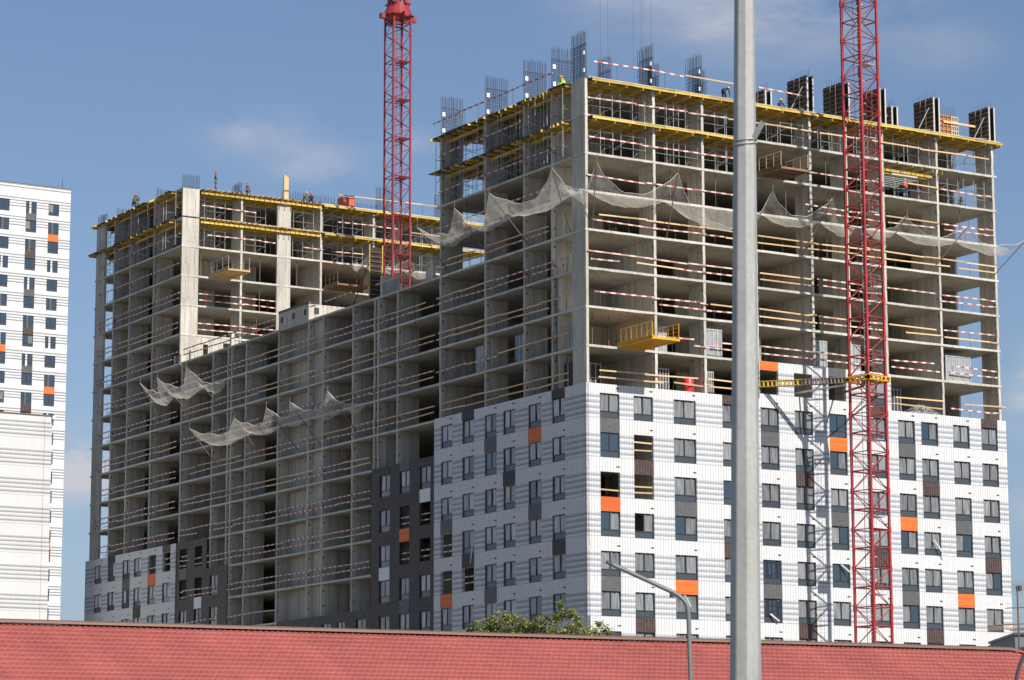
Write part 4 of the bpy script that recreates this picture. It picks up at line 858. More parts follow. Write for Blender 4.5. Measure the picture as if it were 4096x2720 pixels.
def crane(label, cx, cy, ang, half, z0, z1, sec, red, top=False):
    r = root('tower_crane', (cx, cy, 0), label, 'crane')
    legs = [(cx+half*math.cos(ang+k*math.pi/2), cy+half*math.sin(ang+k*math.pi/2)) for k in range(4)]
    z = z0; i = 0
    while z < z1-.1: mast_section(r, legs, z, min(z+sec, z1), red, 4 if top else 2); z += sec; i += 1
    bx('foundation', 'concrete', cx-2.5, cx+2.5, cy-2.5, cy+2.5, 0, z0+.01, r)
    # ladder with hoops and rest platforms
    m = MB(); lx, ly = cx+.25, cy+.35
    for d in (-.2, .2): m.bar((lx+d, ly, z0), (lx+d, ly, z1), .02, 4)
    zz = z0
    while zz < z1: m.bar((lx-.2, ly, zz), (lx+.2, ly, zz), .014, 3); zz += .3
    zz = z0+2.4
    while zz < z1:
        for q in range(6):
            w0, w1 = math.pi*q/6, math.pi*(q+1)/6; m.bar((lx-.36*math.cos(w0), ly-.6*math.sin(w0), zz), (lx-.36*math.cos(w1), ly-.6*math.sin(w1), zz), .012, 3)
        zz += .9
    m.build('ladder', 'steel_grey' if not top else red, r)
    rod('feed_cable', 'rod_dark', (cx-.7, cy-.1, z0), (cx-.7, cy-.1, z1), .022, r, 5)
    zz = z0+(2*sec-.55 if not top else sec); k = 0
    while zz < z1-1:
        s = -1 if k % 2 else 1
        m = MB(); m.box(cx-.1, cx+.1+.75, cy-.8, cy+.4, zz, zz+.07)
        m.build('rest_platform', 'steel_grey' if not top else red, r)
        m = MB()
        for (x, y) in ((cx+.83, cy-.78), (cx+.83, cy-.1), (cx-.05, cy-.78)): m.bar((x, y, zz), (x, y, zz+1.0), .016, 4)
        for h in (.5, 1.0): m.bar((cx+.83, cy-.78, zz+h), (cx+.83, cy-.1, zz+h), .014, 4); m.bar((cx+.83, cy-.78, zz+h), (cx-.05, cy-.78, zz+h), .014, 4)
        m.build('platform_railing', 'steel_grey', r)
        zz += (2*sec if not top else sec); k += 1
    return r, legs
# right crane: 6.5 m in front of the sunny face
cpos = on_v(3470.5, 1519.5, -6.5); CX, CY = cpos[0], cpos[1]; ZC = cpos[2]
view = math.atan2(.854, .52)
RC, rl = crane('red lattice tower crane mast standing close to the sunny facade, yellow collar on it', CX, CY, view+math.pi+math.radians(-5), 1.385, .6, 95.0, 3.0, 'steel_red')
# tie collar and ties
col_o = put('tie_collar', None, (CX, CY, ZC), RC)
out4 = [(CX+(l[0]-CX)*1.22, CY+(l[1]-CY)*1.22) for l in rl]
for k in range(4):
    a, b = out4[k], out4[(k+1) % 4]; m = MB()
    for zz in (-.16, .16): m.bar((a[0], a[1], ZC+zz), (b[0], b[1], ZC+zz), .07, 4)
    for q in range(6):
        f = q/5; x, y = a[0]+(b[0]-a[0])*f, a[1]+(b[1]-a[1])*f; m.box(x-.07, x+.07, y-.07, y+.07, ZC-.16, ZC+.16)
    m.build('collar_beam', 'yellow_paint', col_o)
for k in range(4): bx('wedge', 'rod_dark', rl[k][0]-.2, rl[k][0]+.2, rl[k][1]-.2, rl[k][1]+.2, ZC-.12, ZC+.1, col_o)
def ladder_tie(p, q, mat, w=.42, n=12, par=RC):
    p, q = Vector(p), Vector(q); m = MB(); d = Vector((0, 0, w/2))
    m.bar(p+d, q+d, .06, 4); m.bar(p-d, q-d, .06, 4)
    for i in range(n+1): c = p.lerp(q, i/n); m.box(c.x-.09, c.x+.09, c.y-.03, c.y+.03, c.z-w/2, c.z+w/2)
    return m.build('tie_bar', mat, par)
lc = min(out4, key=lambda a: a[0]*.854-a[1]*.52); A = Vector((lc[0], lc[1], ZC)); Bp = Vector((15.6, .3, fl(0)+1.1))
mid = A.lerp(Bp, .46)
ladder_tie(A, mid, 'pole_rust'); ladder_tie(mid, Bp, 'tie_yellow')
rod('tie_bar', 'steel_grey', (lc[0], lc[1], ZC-.35), (19.9, .3, fl(0)+.75), .08, RC); rod('tie_bar', 'rod_dark', (CX+.4, CY+1.0, ZC-.3), (23.6, .3, fl(0)+.8), .09, RC)
rod('tie_bar', 'steel_grey', (out4[2][0], out4[2][1], ZC), (28.0, -.15, fl(0)+1.2), .08, RC)
# left crane in the yard behind the wing
lp = at_d(1587, 1100, 270); LCX, LCY = lp[0], lp[1]
ztop = at_d(1590, 70, 270)[2]
LC_, ll_ = crane('red lattice tower crane mast rising behind the low wing, slewing ring at its top', LCX, LCY, view+math.pi+math.radians(-15), 1.36, .6, ztop, 4.0, 'steel_red_light', True)
m = MB(); n = 16
for (z, ra), (zb, rb) in zip(((ztop, 1.5), (ztop+.15, 1.55), (ztop+.9, 1.2), (ztop+1.0, 1.15)), ((ztop+.15, 1.55), (ztop+.9, 1.2), (ztop+1.0, 1.15), (ztop+1.3, 1.15))):
    for i in range(n):
        a, b = 2*math.pi*i/n, 2*math.pi*(i+1)/n
        m.quad((LCX+ra*math.cos(a), LCY+ra*math.sin(a), z), (LCX+ra*math.cos(b), LCY+ra*math.sin(b), z), (LCX+rb*math.cos(b), LCY+rb*math.sin(b), zb), (LCX+rb*math.cos(a), LCY+rb*math.sin(a), zb))
m.quad((LCX-1.3, LCY-1.3, ztop), (LCX+1.3, LCY-1.3, ztop), (LCX+1.3, LCY+1.3, ztop), (LCX-1.3, LCY+1.3, ztop)); m.build('slewing_ring', 'steel_red_light', LC_)
for k in range(4):
    x, y = LCX+1.75*math.cos(view+k*math.pi/2+.5), LCY+1.75*math.sin(view+k*math.pi/2+.5); bx('bracket', 'steel_red_light', x-.25, x+.25, y-.25, y+.25, ztop-.3, ztop+.2, LC_)
for k in range(4):
    x, y = LCX+1.15*math.cos(view+math.pi/4+k*math.pi/2), LCY+1.15*math.sin(view+math.pi/4+k*math.pi/2); bx('tower_head_leg', 'steel_red_light', x-.18, x+.18, y-.18, y+.18, ztop+1.25, ztop+5.5, LC_)
for z in (ztop+1.3, ztop+3.2, ztop+5.4): bx('head_plate', 'steel_red_light', LCX-1.0, LCX+1.0, LCY-1.0, LCY+1.0, z, z+.12, LC_)
bx('head_platform', 'steel_grey', LCX-1.4, LCX+1.0, LCY-1.5, LCY-1.0, ztop+2.0, ztop+2.2, LC_)
rod('slewing_motor', 'rod_dark', (LCX, LCY, ztop+1.3), (LCX, LCY, ztop+3.1), .3, LC_, 10)
# hoist ropes
for x, yb in ((2403, 330), (2433, 335), (2536, 330), (2564, 345), (2574, 345), (2606, 340)):
    p = at_d(x, yb, 226); q = at_d(x+4, -250, 226)
    tag(rod('hoist_rope', 'rope', (p[0], p[1], fl(8)+.0), (p[0], p[1], q[2]), .014, None, 5), 'thin dark crane rope hanging down to the sunny deck between the rebar cages', 'rope', 'crane hoist ropes')

# ================================================================== THINGS STANDING ON THE FLOORS
def pack(label, x0, x1, y0, y1, i, h=2.3, mat='bluish', face='S', n=5):
    r = root('window_pack', ((x0+x1)/2, (y0+y1)/2, fl(i)), label, 'window pack', 'packs of new windows stored on the open floors')
    bx('pallet', 'wood', x0, x1, y0, y1, fl(i), fl(i)+.12, r)
    bx('glazing', mat if mat != 'bluish' else random.choice(('bluish', 'pack_film', 'pack_film')), x0+.05, x1-.05, y0+.05, y1-.05, fl(i)+.12, fl(i)+h, r)
    for k in range(n):
        x = x0+(x1-x0-.05)*k/(n-1); bx('frame_bar', 'pack_bar', x, x+.05, y0, y0+.049, fl(i)+.121, fl(i)+h+.02, r)
    for k in range(3):
        y = y0+.05+(y1-y0-.1)*k/2; bx('frame_bar', 'pack_bar', x0, x0+.049, y, y+.045, fl(i)+.121, fl(i)+h+.02, r)
    for zz in (.14, .9, h-.1): bx('frame_bar', 'pack_bar', x0+.051, x1, y0-.004, y0+.047, fl(i)+zz, fl(i)+zz+.05, r)
    return r
for args in (('pack of new windows inside the corner bay beside the yellow platform', .5, 1.2, 2.4, 3.4, 1), ('pack of new windows with blue film just right of the yellow platform', 7.0, 8.3, 1.3, 2.3, 1), ('large pack of new windows left of the lamp pole, white sheet on it', 11.3, 13.0, .5, 1.6, 1),
             ('pack of new windows right of the lamp pole, above the orange panel', 16.5, 17.6, 1.6, 2.6, 1), ('pack of new windows left of the crane mast, white sheet hung before it', 22.0, 23.4, .5, 1.6, 1), ('pack of new windows behind the crane mast', 25.7, 26.9, .6, 1.7, 1),
             ('tall wrapped window pack in the last bay at the far right', 35.9, 38.6, .7, 2.2, 1)):
    pack(*args)
pack('glazed window pack in shade on the tower, over the white tiles', .5, 1.4, 16.2, 17.4, 1); pack('glazed window pack in shade, upper one by the pier', .5, 1.4, 9.9, 11.2, 1)
pack('glazed window pack in shade beside the low wing', 1.2, 2.0, 23.3, 24.2, 1); pack('glass rack in the shaded bay above the brown tile panel', 1.6, 2.4, 9.8, 11.4, 0, 1.7, 'form_black')
for lb, x0, x1, y0, y1, h in (('dark steel stud rack in the corner bay above the white tiles', .6, 3.0, 2.6, 4.6, 2.1), ('steel stud rack behind the wooden rails right of the second pier', 7.2, 8.6, 1.5, 2.4, 2.0), ('steel stud rack by the lamp pole above the tiles', 11.6, 12.5, 1.0, 2.2, 2.0), ('steel stud rack right of the crane mast above the tiles', 30.0, 31.8, 1.6, 2.4, 2.2)):
    r = pack(lb, x0, x1, y0, y1, 0, h, 'form_black', n=6)
def lathe(name, mat, c, prof, n=14, parent=None, smooth=True):
    m = MB(); rows = [[(c[0]+r*math.cos(2*math.pi*i/n), c[1]+r*math.sin(2*math.pi*i/n), c[2]+z) for i in range(n+1)] for r, z in prof]; m.grid(rows); return m.build(name, mat, parent, smooth)
b0 = root('barrel', (10.1, 1.0, fl(0)), 'bright red plastic barrel standing behind the wooden rails above the tiles', 'barrel')
lathe('barrel_body', 'red_plastic', (10.1, 1.0, fl(0)), [(0, .0), (.38, 0), (.42, .1), (.42, .55), (.44, .6), (.42, .65), (.42, 1.15), (.36, 1.25)], parent=b0); lathe('barrel_lid', 'red_plastic', (10.1, 1.0, fl(0)+1.25), [(.36, 0), (.36, .05), (0, .05)], parent=b0)
# crumpled plastic sheet heap
m = MB(); rows = []; rr = random.Random(4)
for i in range(22):
    row = []
    for j in range(12):
        x = i/21; y = j/11; e = math.sin(math.pi*x)**.5*math.sin(math.pi*y)**.6
        row.append((31.4+3.6*x, .05+1.3*y, fl(0)-.01+e*(.72+rr.uniform(-.3, .2))))
    rows.append(row)
m.grid(rows); tag(m.build('plastic_sheet', 'film', None, False, True), 'crumpled heap of clear plastic sheet on the cladding top right of the crane', 'plastic sheet')
r = root('site_box', (19.1, LY0+1.6, zl), 'open orange red box on the roof deck of the rear tower', 'box')
for a in ((18.5, 18.58, .7, 2.0), (19.82, 19.9, .7, 2.0)): bx('box_side', 'orange_box', a[0], a[1], LY0+a[2], LY0+a[3], zl, zl+1.2, r)
bx('box_side', 'orange_box', 18.59, 19.81, LY0+1.9, LY0+2.0, zl, zl+1.2, r); bx('box_side', 'orange_box', 18.59, 19.81, LY0+.7, LY0+.78, zl, zl+1.05, r); bx('box_lid', 'orange_box', 18.55, 19.85, LY0+.9, LY0+1.9, zl+1.17, zl+1.25, r)
r = root('timber_post', (11.7, LY0+.5, zl), 'upright thick timber post above the second wide sunlit pier', 'post')
for k in range(3): bx('plank', 'wood', 11.45+k*.17, 11.61+k*.17, LY0+.3, LY0+.5, zl-.2, zl+2.6-.12*k, r)
bx('cleat', 'wood_dark', 11.42, 11.99, LY0+.24, LY0+.298, zl+.9, zl+1.02, r)
r = root('wall_form', (0.9, 35.0, fl(4)), 'black ribbed wall form panel with yellow edges standing on the low wing roof', 'formwork panel')
bx('form_panel', 'form_black', .4, 1.6, 35.6, 35.72, fl(4), fl(4)+4.9, r)
for k in range(11): bx('waler', 'form_rib', .45, 1.55, 35.5, 35.598, fl(4)+.2+k*.42, fl(4)+.28+k*.42, r)
for x in (.3, 1.58): bx('edge_beam', 'yellow_beam', x, x+.12, 35.46, 35.499, fl(4), fl(4)+5.1, r)
rod('push_prop', 'rod_dark', (.5, 35.4, fl(4)+4.0), (-.0, 37.8, fl(4)+.02), .045, r)
def stack(label, x, y, z, n=4, L=2.6):
    r = root('beam_stack', (x, y, z), label, 'beam stack', 'yellow beam stacks on the sunny deck')
    for k in range(n):
        for j in range(6): bx('beam', 'yellow_beam', x+j*.22, x+j*.22+.16, y, y+L, z+k*.21, z+k*.21+.2, r)
stack('stack of yellow beams behind the third shaded rebar cage', 1.2, 15.6, ZT); stack('stack of yellow beams by the second sunny rebar cage', 7.0, 2.6, ZT, 3)

# ================================================================== PEOPLE
POSE = {   # joints: pelvis, chest, neck, head, (shoulder, elbow, hand) x2, (hip, knee, ankle, toe) x2 ; x = forward
 'stand': dict(p=(0, 0, .95), c=(.0, 0, 1.28), n=(.02, 0, 1.48), h=(.04, 0, 1.63), aL=((0, .19, 1.42), (.02, .27, 1.14), (.12, .25, .90)), aR=((0, -.19, 1.42), (.04, -.27, 1.14), (.2, -.24, .95)), lL=((0, .1, .92), (.03, .11, .5), (-.02, .12, .08), (.16, .13, .03)), lR=((0, -.1, .92), (.05, -.11, .5), (0, -.12, .08), (.18, -.13, .03))),
 'reach': dict(p=(0, 0, .95), c=(.05, 0, 1.27), n=(.08, 0, 1.47), h=(.12, 0, 1.61), aL=((.03, .19, 1.41), (.22, .27, 1.24), (.42, .3, 1.18)), aR=((.03, -.19, 1.41), (.2, -.3, 1.22), (.4, -.36, 1.2)), lL=((0, .1, .92), (.06, .12, .5), (-.02, .13, .08), (.16, .14, .03)), lR=((0, -.1, .92), (0, -.12, .5), (-.08, -.13, .08), (.1, -.14, .03))),
 'bend': dict(p=(0, 0, .88), c=(.3, 0, 1.05), n=(.5, 0, 1.08), h=(.62, 0, 1.06), aL=((.42, .19, 1.03), (.48, .22, .72), (.5, .18, .45)), aR=((.42, -.19, 1.03), (.45, -.22, .74), (.55, -.18, .5)), lL=((0, .1, .86), (.1, .13, .47), (-.03, .14, .08), (.15, .15, .03)), lR=((0, -.1, .86), (.14, -.13, .47), (.02, -.14, .08), (.2, -.15, .03))),
 'crouch': dict(p=(0, 0, .42), c=(.16, 0, .72), n=(.25, 0, .92), h=(.32, 0, 1.05), aL=((.2, .19, .86), (.36, .26, .64), (.55, .2, .5)), aR=((.2, -.19, .86), (.38, -.26, .66), (.56, -.2, .45)), lL=((0, .1, .40), (.38, .15, .5), (.08, .14, .1), (.26, .15, .03)), lR=((0, -.1, .40), (.36, -.15, .48), (.04, -.14, .1), (.22, -.15, .03)))}
def person(label, loc, facing, pose, cloth, helmet, trousers='cloth_dark', vest=None):
    J = POSE[pose]; v = []; e = []; rad = []
    def add(p, r, par=None):
        v.append(p); rad.append(r); k = len(v)-1
        if par is not None: e.append((par, k))
        return k
    pe = add(J['p'], .135); c = add(J['c'], .15, pe); n = add(J['n'], .065, c); h = add(J['h'], .095, n); add((J['h'][0]+.02, 0, J['h'][2]+.1), .075, h)
    for a in (J['aL'], J['aR']):
        k = add(a[0], .075, c); k = add(a[1], .055, k); k = add(a[2], .04, k); d = Vector(a[2])-Vector(a[1]); d.normalize(); add(tuple(Vector(a[2])+d*.1), .028, k)
    for l in (J['lL'], J['lR']):
        k = add(l[0], .105, pe); k = add(l[1], .072, k); k = add(l[2], .05, k); add(l[3], .04, k)
    me = bpy.data.meshes.new('person'); me.from_pydata(v, e, []); 
    me.materials.append(MAT[cloth])
    r = tag(put('person', me, loc, None, (0, 0, facing)), label, 'person', 'construction workers')
    md = r.modifiers.new('skin', 'SKIN'); md.use_smooth_shade = True
    sk = me.skin_vertices[0].data
    for i, x in enumerate(rad): sk[i].radius = (x, x); sk[i].use_root = (i == 0)
    r.modifiers.new('sub', 'SUBSURF').levels = 1
    hp = J['h']; hd = lathe_local([(.155, .0), (.13, .015), (.125, .06), (.10, .115), (.05, .145), (0, .15)], helmet); o = bpy.data.objects.new('helmet', hd); col.objects.link(o); o.parent = r; o.location = (hp[0]+.015, 0, hp[2]+.06)
    f = lathe_local([(0, -.11), (.06, -.1), (.095, -.03), (.1, .05), (.08, .09)], 'skin'); o = bpy.data.objects.new('face', f); col.objects.link(o); o.parent = r; o.location = (hp[0]+.03, 0, hp[2]+.01)
    nz = MB(); nz.box(-.02, .02, -.015, .015, -.03, .03); o = bpy.data.objects.new('nose', nz.mesh('nose', 'skin')); col.objects.link(o); o.parent = r; o.location = (hp[0]+.13, 0, hp[2])
    for s in ('lL', 'lR'):
        l = J[s]; m = MB(); m.bar(l[0], l[1], .118, 8, .085); m.bar(l[1], l[2], .085, 8, .062); o = bpy.data.objects.new('trouser_leg', m.mesh('trouser_leg', trousers, True)); col.objects.link(o); o.parent = r
    if vest:
        m = MB(); m.bar(J['p'], J['c'], .165, 10, .185); m.bar(J['c'], tuple(Vector(J['c']).lerp(Vector(J['n']), .85)), .185, 10, .12); o = bpy.data.objects.new('vest', m.mesh('vest', vest, True)); col.objects.link(o); o.parent = r
    return r
LCL = {}
def lathe_local(prof, mat, n=10):
    key = (tuple(prof), mat)
    if key not in LCL:
        m = MB(); m.grid([[(r*math.cos(2*math.pi*i/n), r*math.sin(2*math.pi*i/n), z) for i in range(n+1)] for r, z in prof]); LCL[key] = m.mesh('helmet', mat, True)
    return LCL[key]
def onfloor(px, py, z): p = on_z(px, py, z); return (p[0], p[1], z)
def dk(px, py, v, z): p = on_v(px, py, v); return (p[0], v, z)
person('worker in grey camouflage and red helmet standing at the sunny roof edge', dk(862, 757, LY0-.35, zl+.02), math.radians(-20), 'stand', 'cloth_camo', 'helmet_red', 'cloth_camo')
person('worker with pale red helmet crouching near the loose plywood sheet', dk(996, 780, LY0+.4, zl+.02), math.radians(200), 'crouch', 'cloth_camo', 'helmet_red', 'cloth_camo')
person('worker in camouflage leaning over on the shaded roof edge', (-.3, on_u(552, 822, -.3)[1], zl+.02), math.radians(100), 'bend', 'cloth_camo', 'helmet_red', 'cloth_camo')
person('worker crouching low on the shaded roof edge beside the leaning one', (-.3, on_u(532, 830, -.3)[1], zl+.02), math.radians(-70), 'crouch', 'cloth_camo', 'helmet_orange', 'cloth_camo')
person('worker with yellow helmet crouching in the rebar by the timber post', dk(1215, 808, LY0+1.2, zl+.02), math.radians(-60), 'crouch', 'cloth_camo', 'helmet_yellow', 'cloth_camo')
person('worker with red helmet crouching in the rebar left of the orange box', dk(1244, 812, LY0+1.2, zl+.02), math.radians(-120), 'crouch', 'cloth_dark', 'helmet_red')
person('worker in dark clothes and yellow helmet bending over left of the lamp pole', dk(2893, 381, .7, ZT+.02), math.radians(10), 'bend', 'cloth_dark', 'helmet_yellow')
person('worker in dark clothes and yellow helmet between two wall forms', dk(3115, 425, 1.5, ZT+.02), math.radians(20), 'crouch', 'cloth_dark', 'helmet_yellow')
person('worker in lime vest and orange helmet half hidden at the deck corner', (1.2, on_u(2259, 330, 1.2)[1], ZT+.02), math.radians(180), 'crouch', 'cloth_lime', 'helmet_orange', vest='cloth_lime')
person('worker with orange vest and grey trousers reaching out right of the crane', dk(3622, 786, .5, fl(6)+.01), math.radians(60), 'reach', 'cloth_dark', 'helmet_orange', 'cloth_blue', 'cloth_orange')
person('worker with red helmet crouching at the open end bay', dk(3832, 822, 1.6, fl(6)+.01), math.radians(-10), 'crouch', 'cloth_dark', 'helmet_red')

# ================================================================== FINISHED WHITE TOWER AND BLOCK AT THE LEFT
c = at_d(284, 759, 426); V0 = c[1]; XE = c[0]; ZTOP = c[2]
FT = root('apartment_tower', (XE-20, V0+9, 0), 'finished white tower with thin grey bands and blue glazed windows, beyond the building site', 'building')
OFF = (ZTOP-.86*3-.70)-(fl(0)-.70)            # shifts storey grid so that the first windows sit right
OFF = (ZTOP-2.62)-(fl(0)-.70)
def ft(px, py): return on_v(px, py, V0)[0]
W3 = ft(194, 840); W2 = ft(104, 828); W1 = ft(-2, 812)
colsF = [(W1-.1, W1+1.66), (W2, W2+1.76), (W3, W3+1.76)]
ops = []; pan = []
for ci, (a, b) in enumerate(colsF):
    for k in range(0, 31):
        zt = fl(-k)-.70+OFF; zb = zt-1.9
        if zb < 1: continue
        split = (k+ci) % 2 == 1
        if split:
            for (p, q) in ((a, a+.56), (a+.88, b)): ops.append((p, q, zb, zt)); window('S', p, q, zb, zt, V0, FT, 'GG' if random.random() < .8 else 'FF', False)
            if (k//2) % 2 == (ci % 2): bx('infill_panel', 'tile_grey', a+.565, a+.875, V0-.022, V0+.1, zb, zt, FT)
        else: ops.append((a, b, zb, zt)); window('S', a, b, zb, zt, V0, FT, random.choice(('GG', 'GG', 'GF', 'FG')))
        pm = {(1, 0): 'tile_grey', (1, 2): 'tile_brown', (2, 1): 'tile_orange', (1, 4): 'tile_grey', (1, 6): 'tile_brown', (0, 7): 'tile_orange', (1, 8): 'tile_grey', (1, 10): 'tile_brown', (2, 9): 'tile_orange', (1, 12): 'tile_grey', (1, 14): 'tile_brown', (2, 17): 'tile_orange'}.get((ci, k))
        if pm: bx('infill_panel', pm, a, b, V0-.022, V0+.1, zb-1.1, zb, FT)
clad('cladding', 'tile_far', 'S', XE-40, XE, 0, ZTOP, V0, ops, FT, .25)
bx('core', 'tile_whiteplain', XE-40, XE-.01, V0+2.5, V0+18, 0, ZTOP-.5, FT); bx('side_wall', 'tile_far', XE-.25, XE-.003, V0+.26, V0+18, 0, ZTOP, FT)
bx('parapet_cap', 'ridge_brown', XE-40, XE+.06, V0-.06, V0+.3, ZTOP, ZTOP+.12, FT)
rod('aerial', 'rod_dark', (XE-1.3, V0+.4, ZTOP), (XE-1.3, V0+.4, ZTOP+1.6), .05, FT, 5)
c2 = at_d(210, 1667, 288)
FB = root('apartment_block', (c2[0]-15, c2[1]+6, 0), 'lower windowless white gable block with grey bands before the finished tower', 'building')
bx('wall', 'tile_plain', c2[0]-30, c2[0], c2[1], c2[1]+12, 0, c2[2], FB); bx('parapet_cap', 'ridge_brown', c2[0]-30.05, c2[0]+.06, c2[1]-.06, c2[1]+12.05, c2[2], c2[2]+.14, FB)
for x in (c2[0]-8.0, c2[0]-.85): bx('joint', 'tile_grey', x, x+.03, c2[1]-.006, c2[1]+.01, 0, c2[2]-.05, FB)
bx('floodlight', 'white_plastic', c2[0]-.1, c2[0]+.25, c2[1]-.4, c2[1]-.1, c2[2]-.3, c2[2]+.05, FB); rod('flood_arm', 'rod_dark', (c2[0]-.1, c2[1]+.1, c2[2]+.1), (c2[0]+.1, c2[1]-.3, c2[2]), .03, FB, 4)

# ================================================================== RED TILED ROOF IN FRONT
HR = CAM[2]+5.4
A = Vector(on_z(0, 2476, HR)); E_ = Vector(on_z(4042, 2590, HR)); A.z -= .11; E_.z -= .11; rd = (E_-A).normalized(); Lr = (E_-A).length
nd = Vector((rd.y, -rd.x, 0));
if nd.dot(Vector((CAM[0], CAM[1], 0))-A) < 0: nd = -nd
TH = math.radians(23); dn = nd*math.cos(TH)+Vector((0, 0, -math.sin(TH))); nrm = rd.cross(dn); nrm = nrm if nrm.z > 0 else -nrm
TW, TL = .183, .35; NROW = 22; ORG = A-rd*14
RB = root('red_roof_house', tuple(A.lerp(E_, .5)*1.0-Vector((0, 0, HR))), 'low building with a long red pressed metal tile roof and brown ridge cap', 'building')
def tile_pts(o, seg=6):
    rows = []
    for j, (s, lift) in enumerate(((TL, .026), (TL*.5, .017), (0.0, .006), (-.012, .004))):
        rows.append([tuple(o+rd*(TW*i/seg)+dn*s+nrm*(lift+.015*math.cos(2*math.pi*i/seg)+(.0))) for i in range(seg+1)])
    low = [tuple(o+rd*(TW*i/seg)+dn*(TL-.014)+nrm*(-.004+.015*math.cos(2*math.pi*i/seg))) for i in range(seg+1)]
    return [low]+rows
ncol = int((Lr+14)/TW)+60
# tile as shared mesh in local axes (object matrix carries the roof axes)
TM = MB(); base_o = Vector((0, 0, 0))
TM.grid(tile_pts(base_o)); tm = TM.mesh('roof_tile', 'roof_red', True)
hip = (rd+nd).normalized()
vis = []
st = MB(); 
for rI in range(NROW):
    for cI in range(ncol):
        o = ORG+rd*(cI*TW)+dn*(.12+rI*TL)
        rel = o+rd*(TW*.5)+dn*(TL*.5)-E_
        if rel.dot(rd)-rel.dot(nd) > .0: continue
        vis.append((rI, cI, o))
# the 300 tiles that show largest are single objects: the lowest rows in view at the middle of the frame
def px_of(p):
    d = Vector(p)-Vector(CAM); z = d.dot(fw); return 2048+F_PX*d.dot(ax)/z, 1360-F_PX*d.dot(ay)/z
inview = []
for (rI, cI, o) in vis:
    x, y = px_of(o+dn*(TL*.5))
    if 0 < x < 4096 and y < 2712: inview.append((-rI, abs(x-1500), rI, cI))
inview.sort(); pick = {(a[2], a[3]) for a in inview[:300]}
base = put('tile_bed', None, tuple(ORG), RB) if False else None
for (rI, cI, o) in vis:
    if (rI, cI) in pick: put('roof_tile', tm, tuple(o), RB)
    else: st.grid(tile_pts(o+nrm*random.uniform(-.003, .003)))
x = st.build('roof_tiles', 'roof_red', RB, True); x['kind'] = 'stuff'
# under-roof slab, hip face and walls
m = MB(); dl = dn*(NROW*TL+.1); lo = nrm*-.03
hl = E_+rd*(dl.dot(nd))+Vector((0, 0, dl.z))+nd*dl.dot(nd)
m.quad(tuple(ORG+lo), tuple(E_+lo), tuple(hl+lo), tuple(ORG+dl+lo))
back = -nd; db = Vector((-dn.x, -dn.y, dn.z))*(NROW*TL+.1); hb_ = E_+rd*(dl.dot(nd))+Vector((0, 0, dl.z))-nd*dl.dot(nd)
m.quad(tuple(ORG), tuple(ORG+db), tuple(hb_), tuple(E_)); m.v += [tuple(E_), tuple(hb_), tuple(hl)]; k = len(m.v); m.f.append((k-3, k-2, k-1)); m.mi.append(0)
m.build('roof_deck', 'roof_red', RB)
m = MB(); eave = HR+dl.z-.15
p = [ORG+dl*.93, hl-rd*.5-nd*.5, hb_-rd*.5+nd*.5, ORG+db*.93]; p = [Vector((q.x, q.y, 0)) for q in p]
for a, b in zip(p, p[1:]+p[:1]): m.quad((a.x, a.y, 0), (b.x, b.y, 0), (b.x, b.y, eave), (a.x, a.y, eave))
m.build('wall', 'wall_beige', RB)
k = 0; s = 0.0; LT_ = Lr+14
while s < LT_:
    e = min(s+2.0, LT_); m = MB(); P0 = ORG+rd*s; P1 = ORG+rd*(e+.06); lift = .003*(k % 2)
    prof = [(nd*.16, -.025), (nd*.13, .045), (nd*.05, .085), (nd*-.05, .085), (nd*-.13, .045), (nd*-.16, -.025)]
    rows = [[tuple(q+o+Vector((0, 0, z+.035+lift))) for o, z in prof] for q in (P0, P1)]; m.grid(rows)
    m.build('ridge_cap', 'ridge_brown', RB); s = e; k += 1
for i in range(4):
    P0 = E_.lerp(hl, i/4); P1 = E_.lerp(hl, (i+1)/4+.01); side = (hl-E_).cross(Vector((0, 0, 1))).normalized(); m = MB()
    prof = [(-.13, -.01), (-.05, .06), (.05, .06), (.13, -.01)]; m.grid([[tuple(q+side*o+Vector((0, 0, z+.05))) for o, z in prof] for q in (P0, P1)]); m.build('hip_cap', 'roof_red', RB)

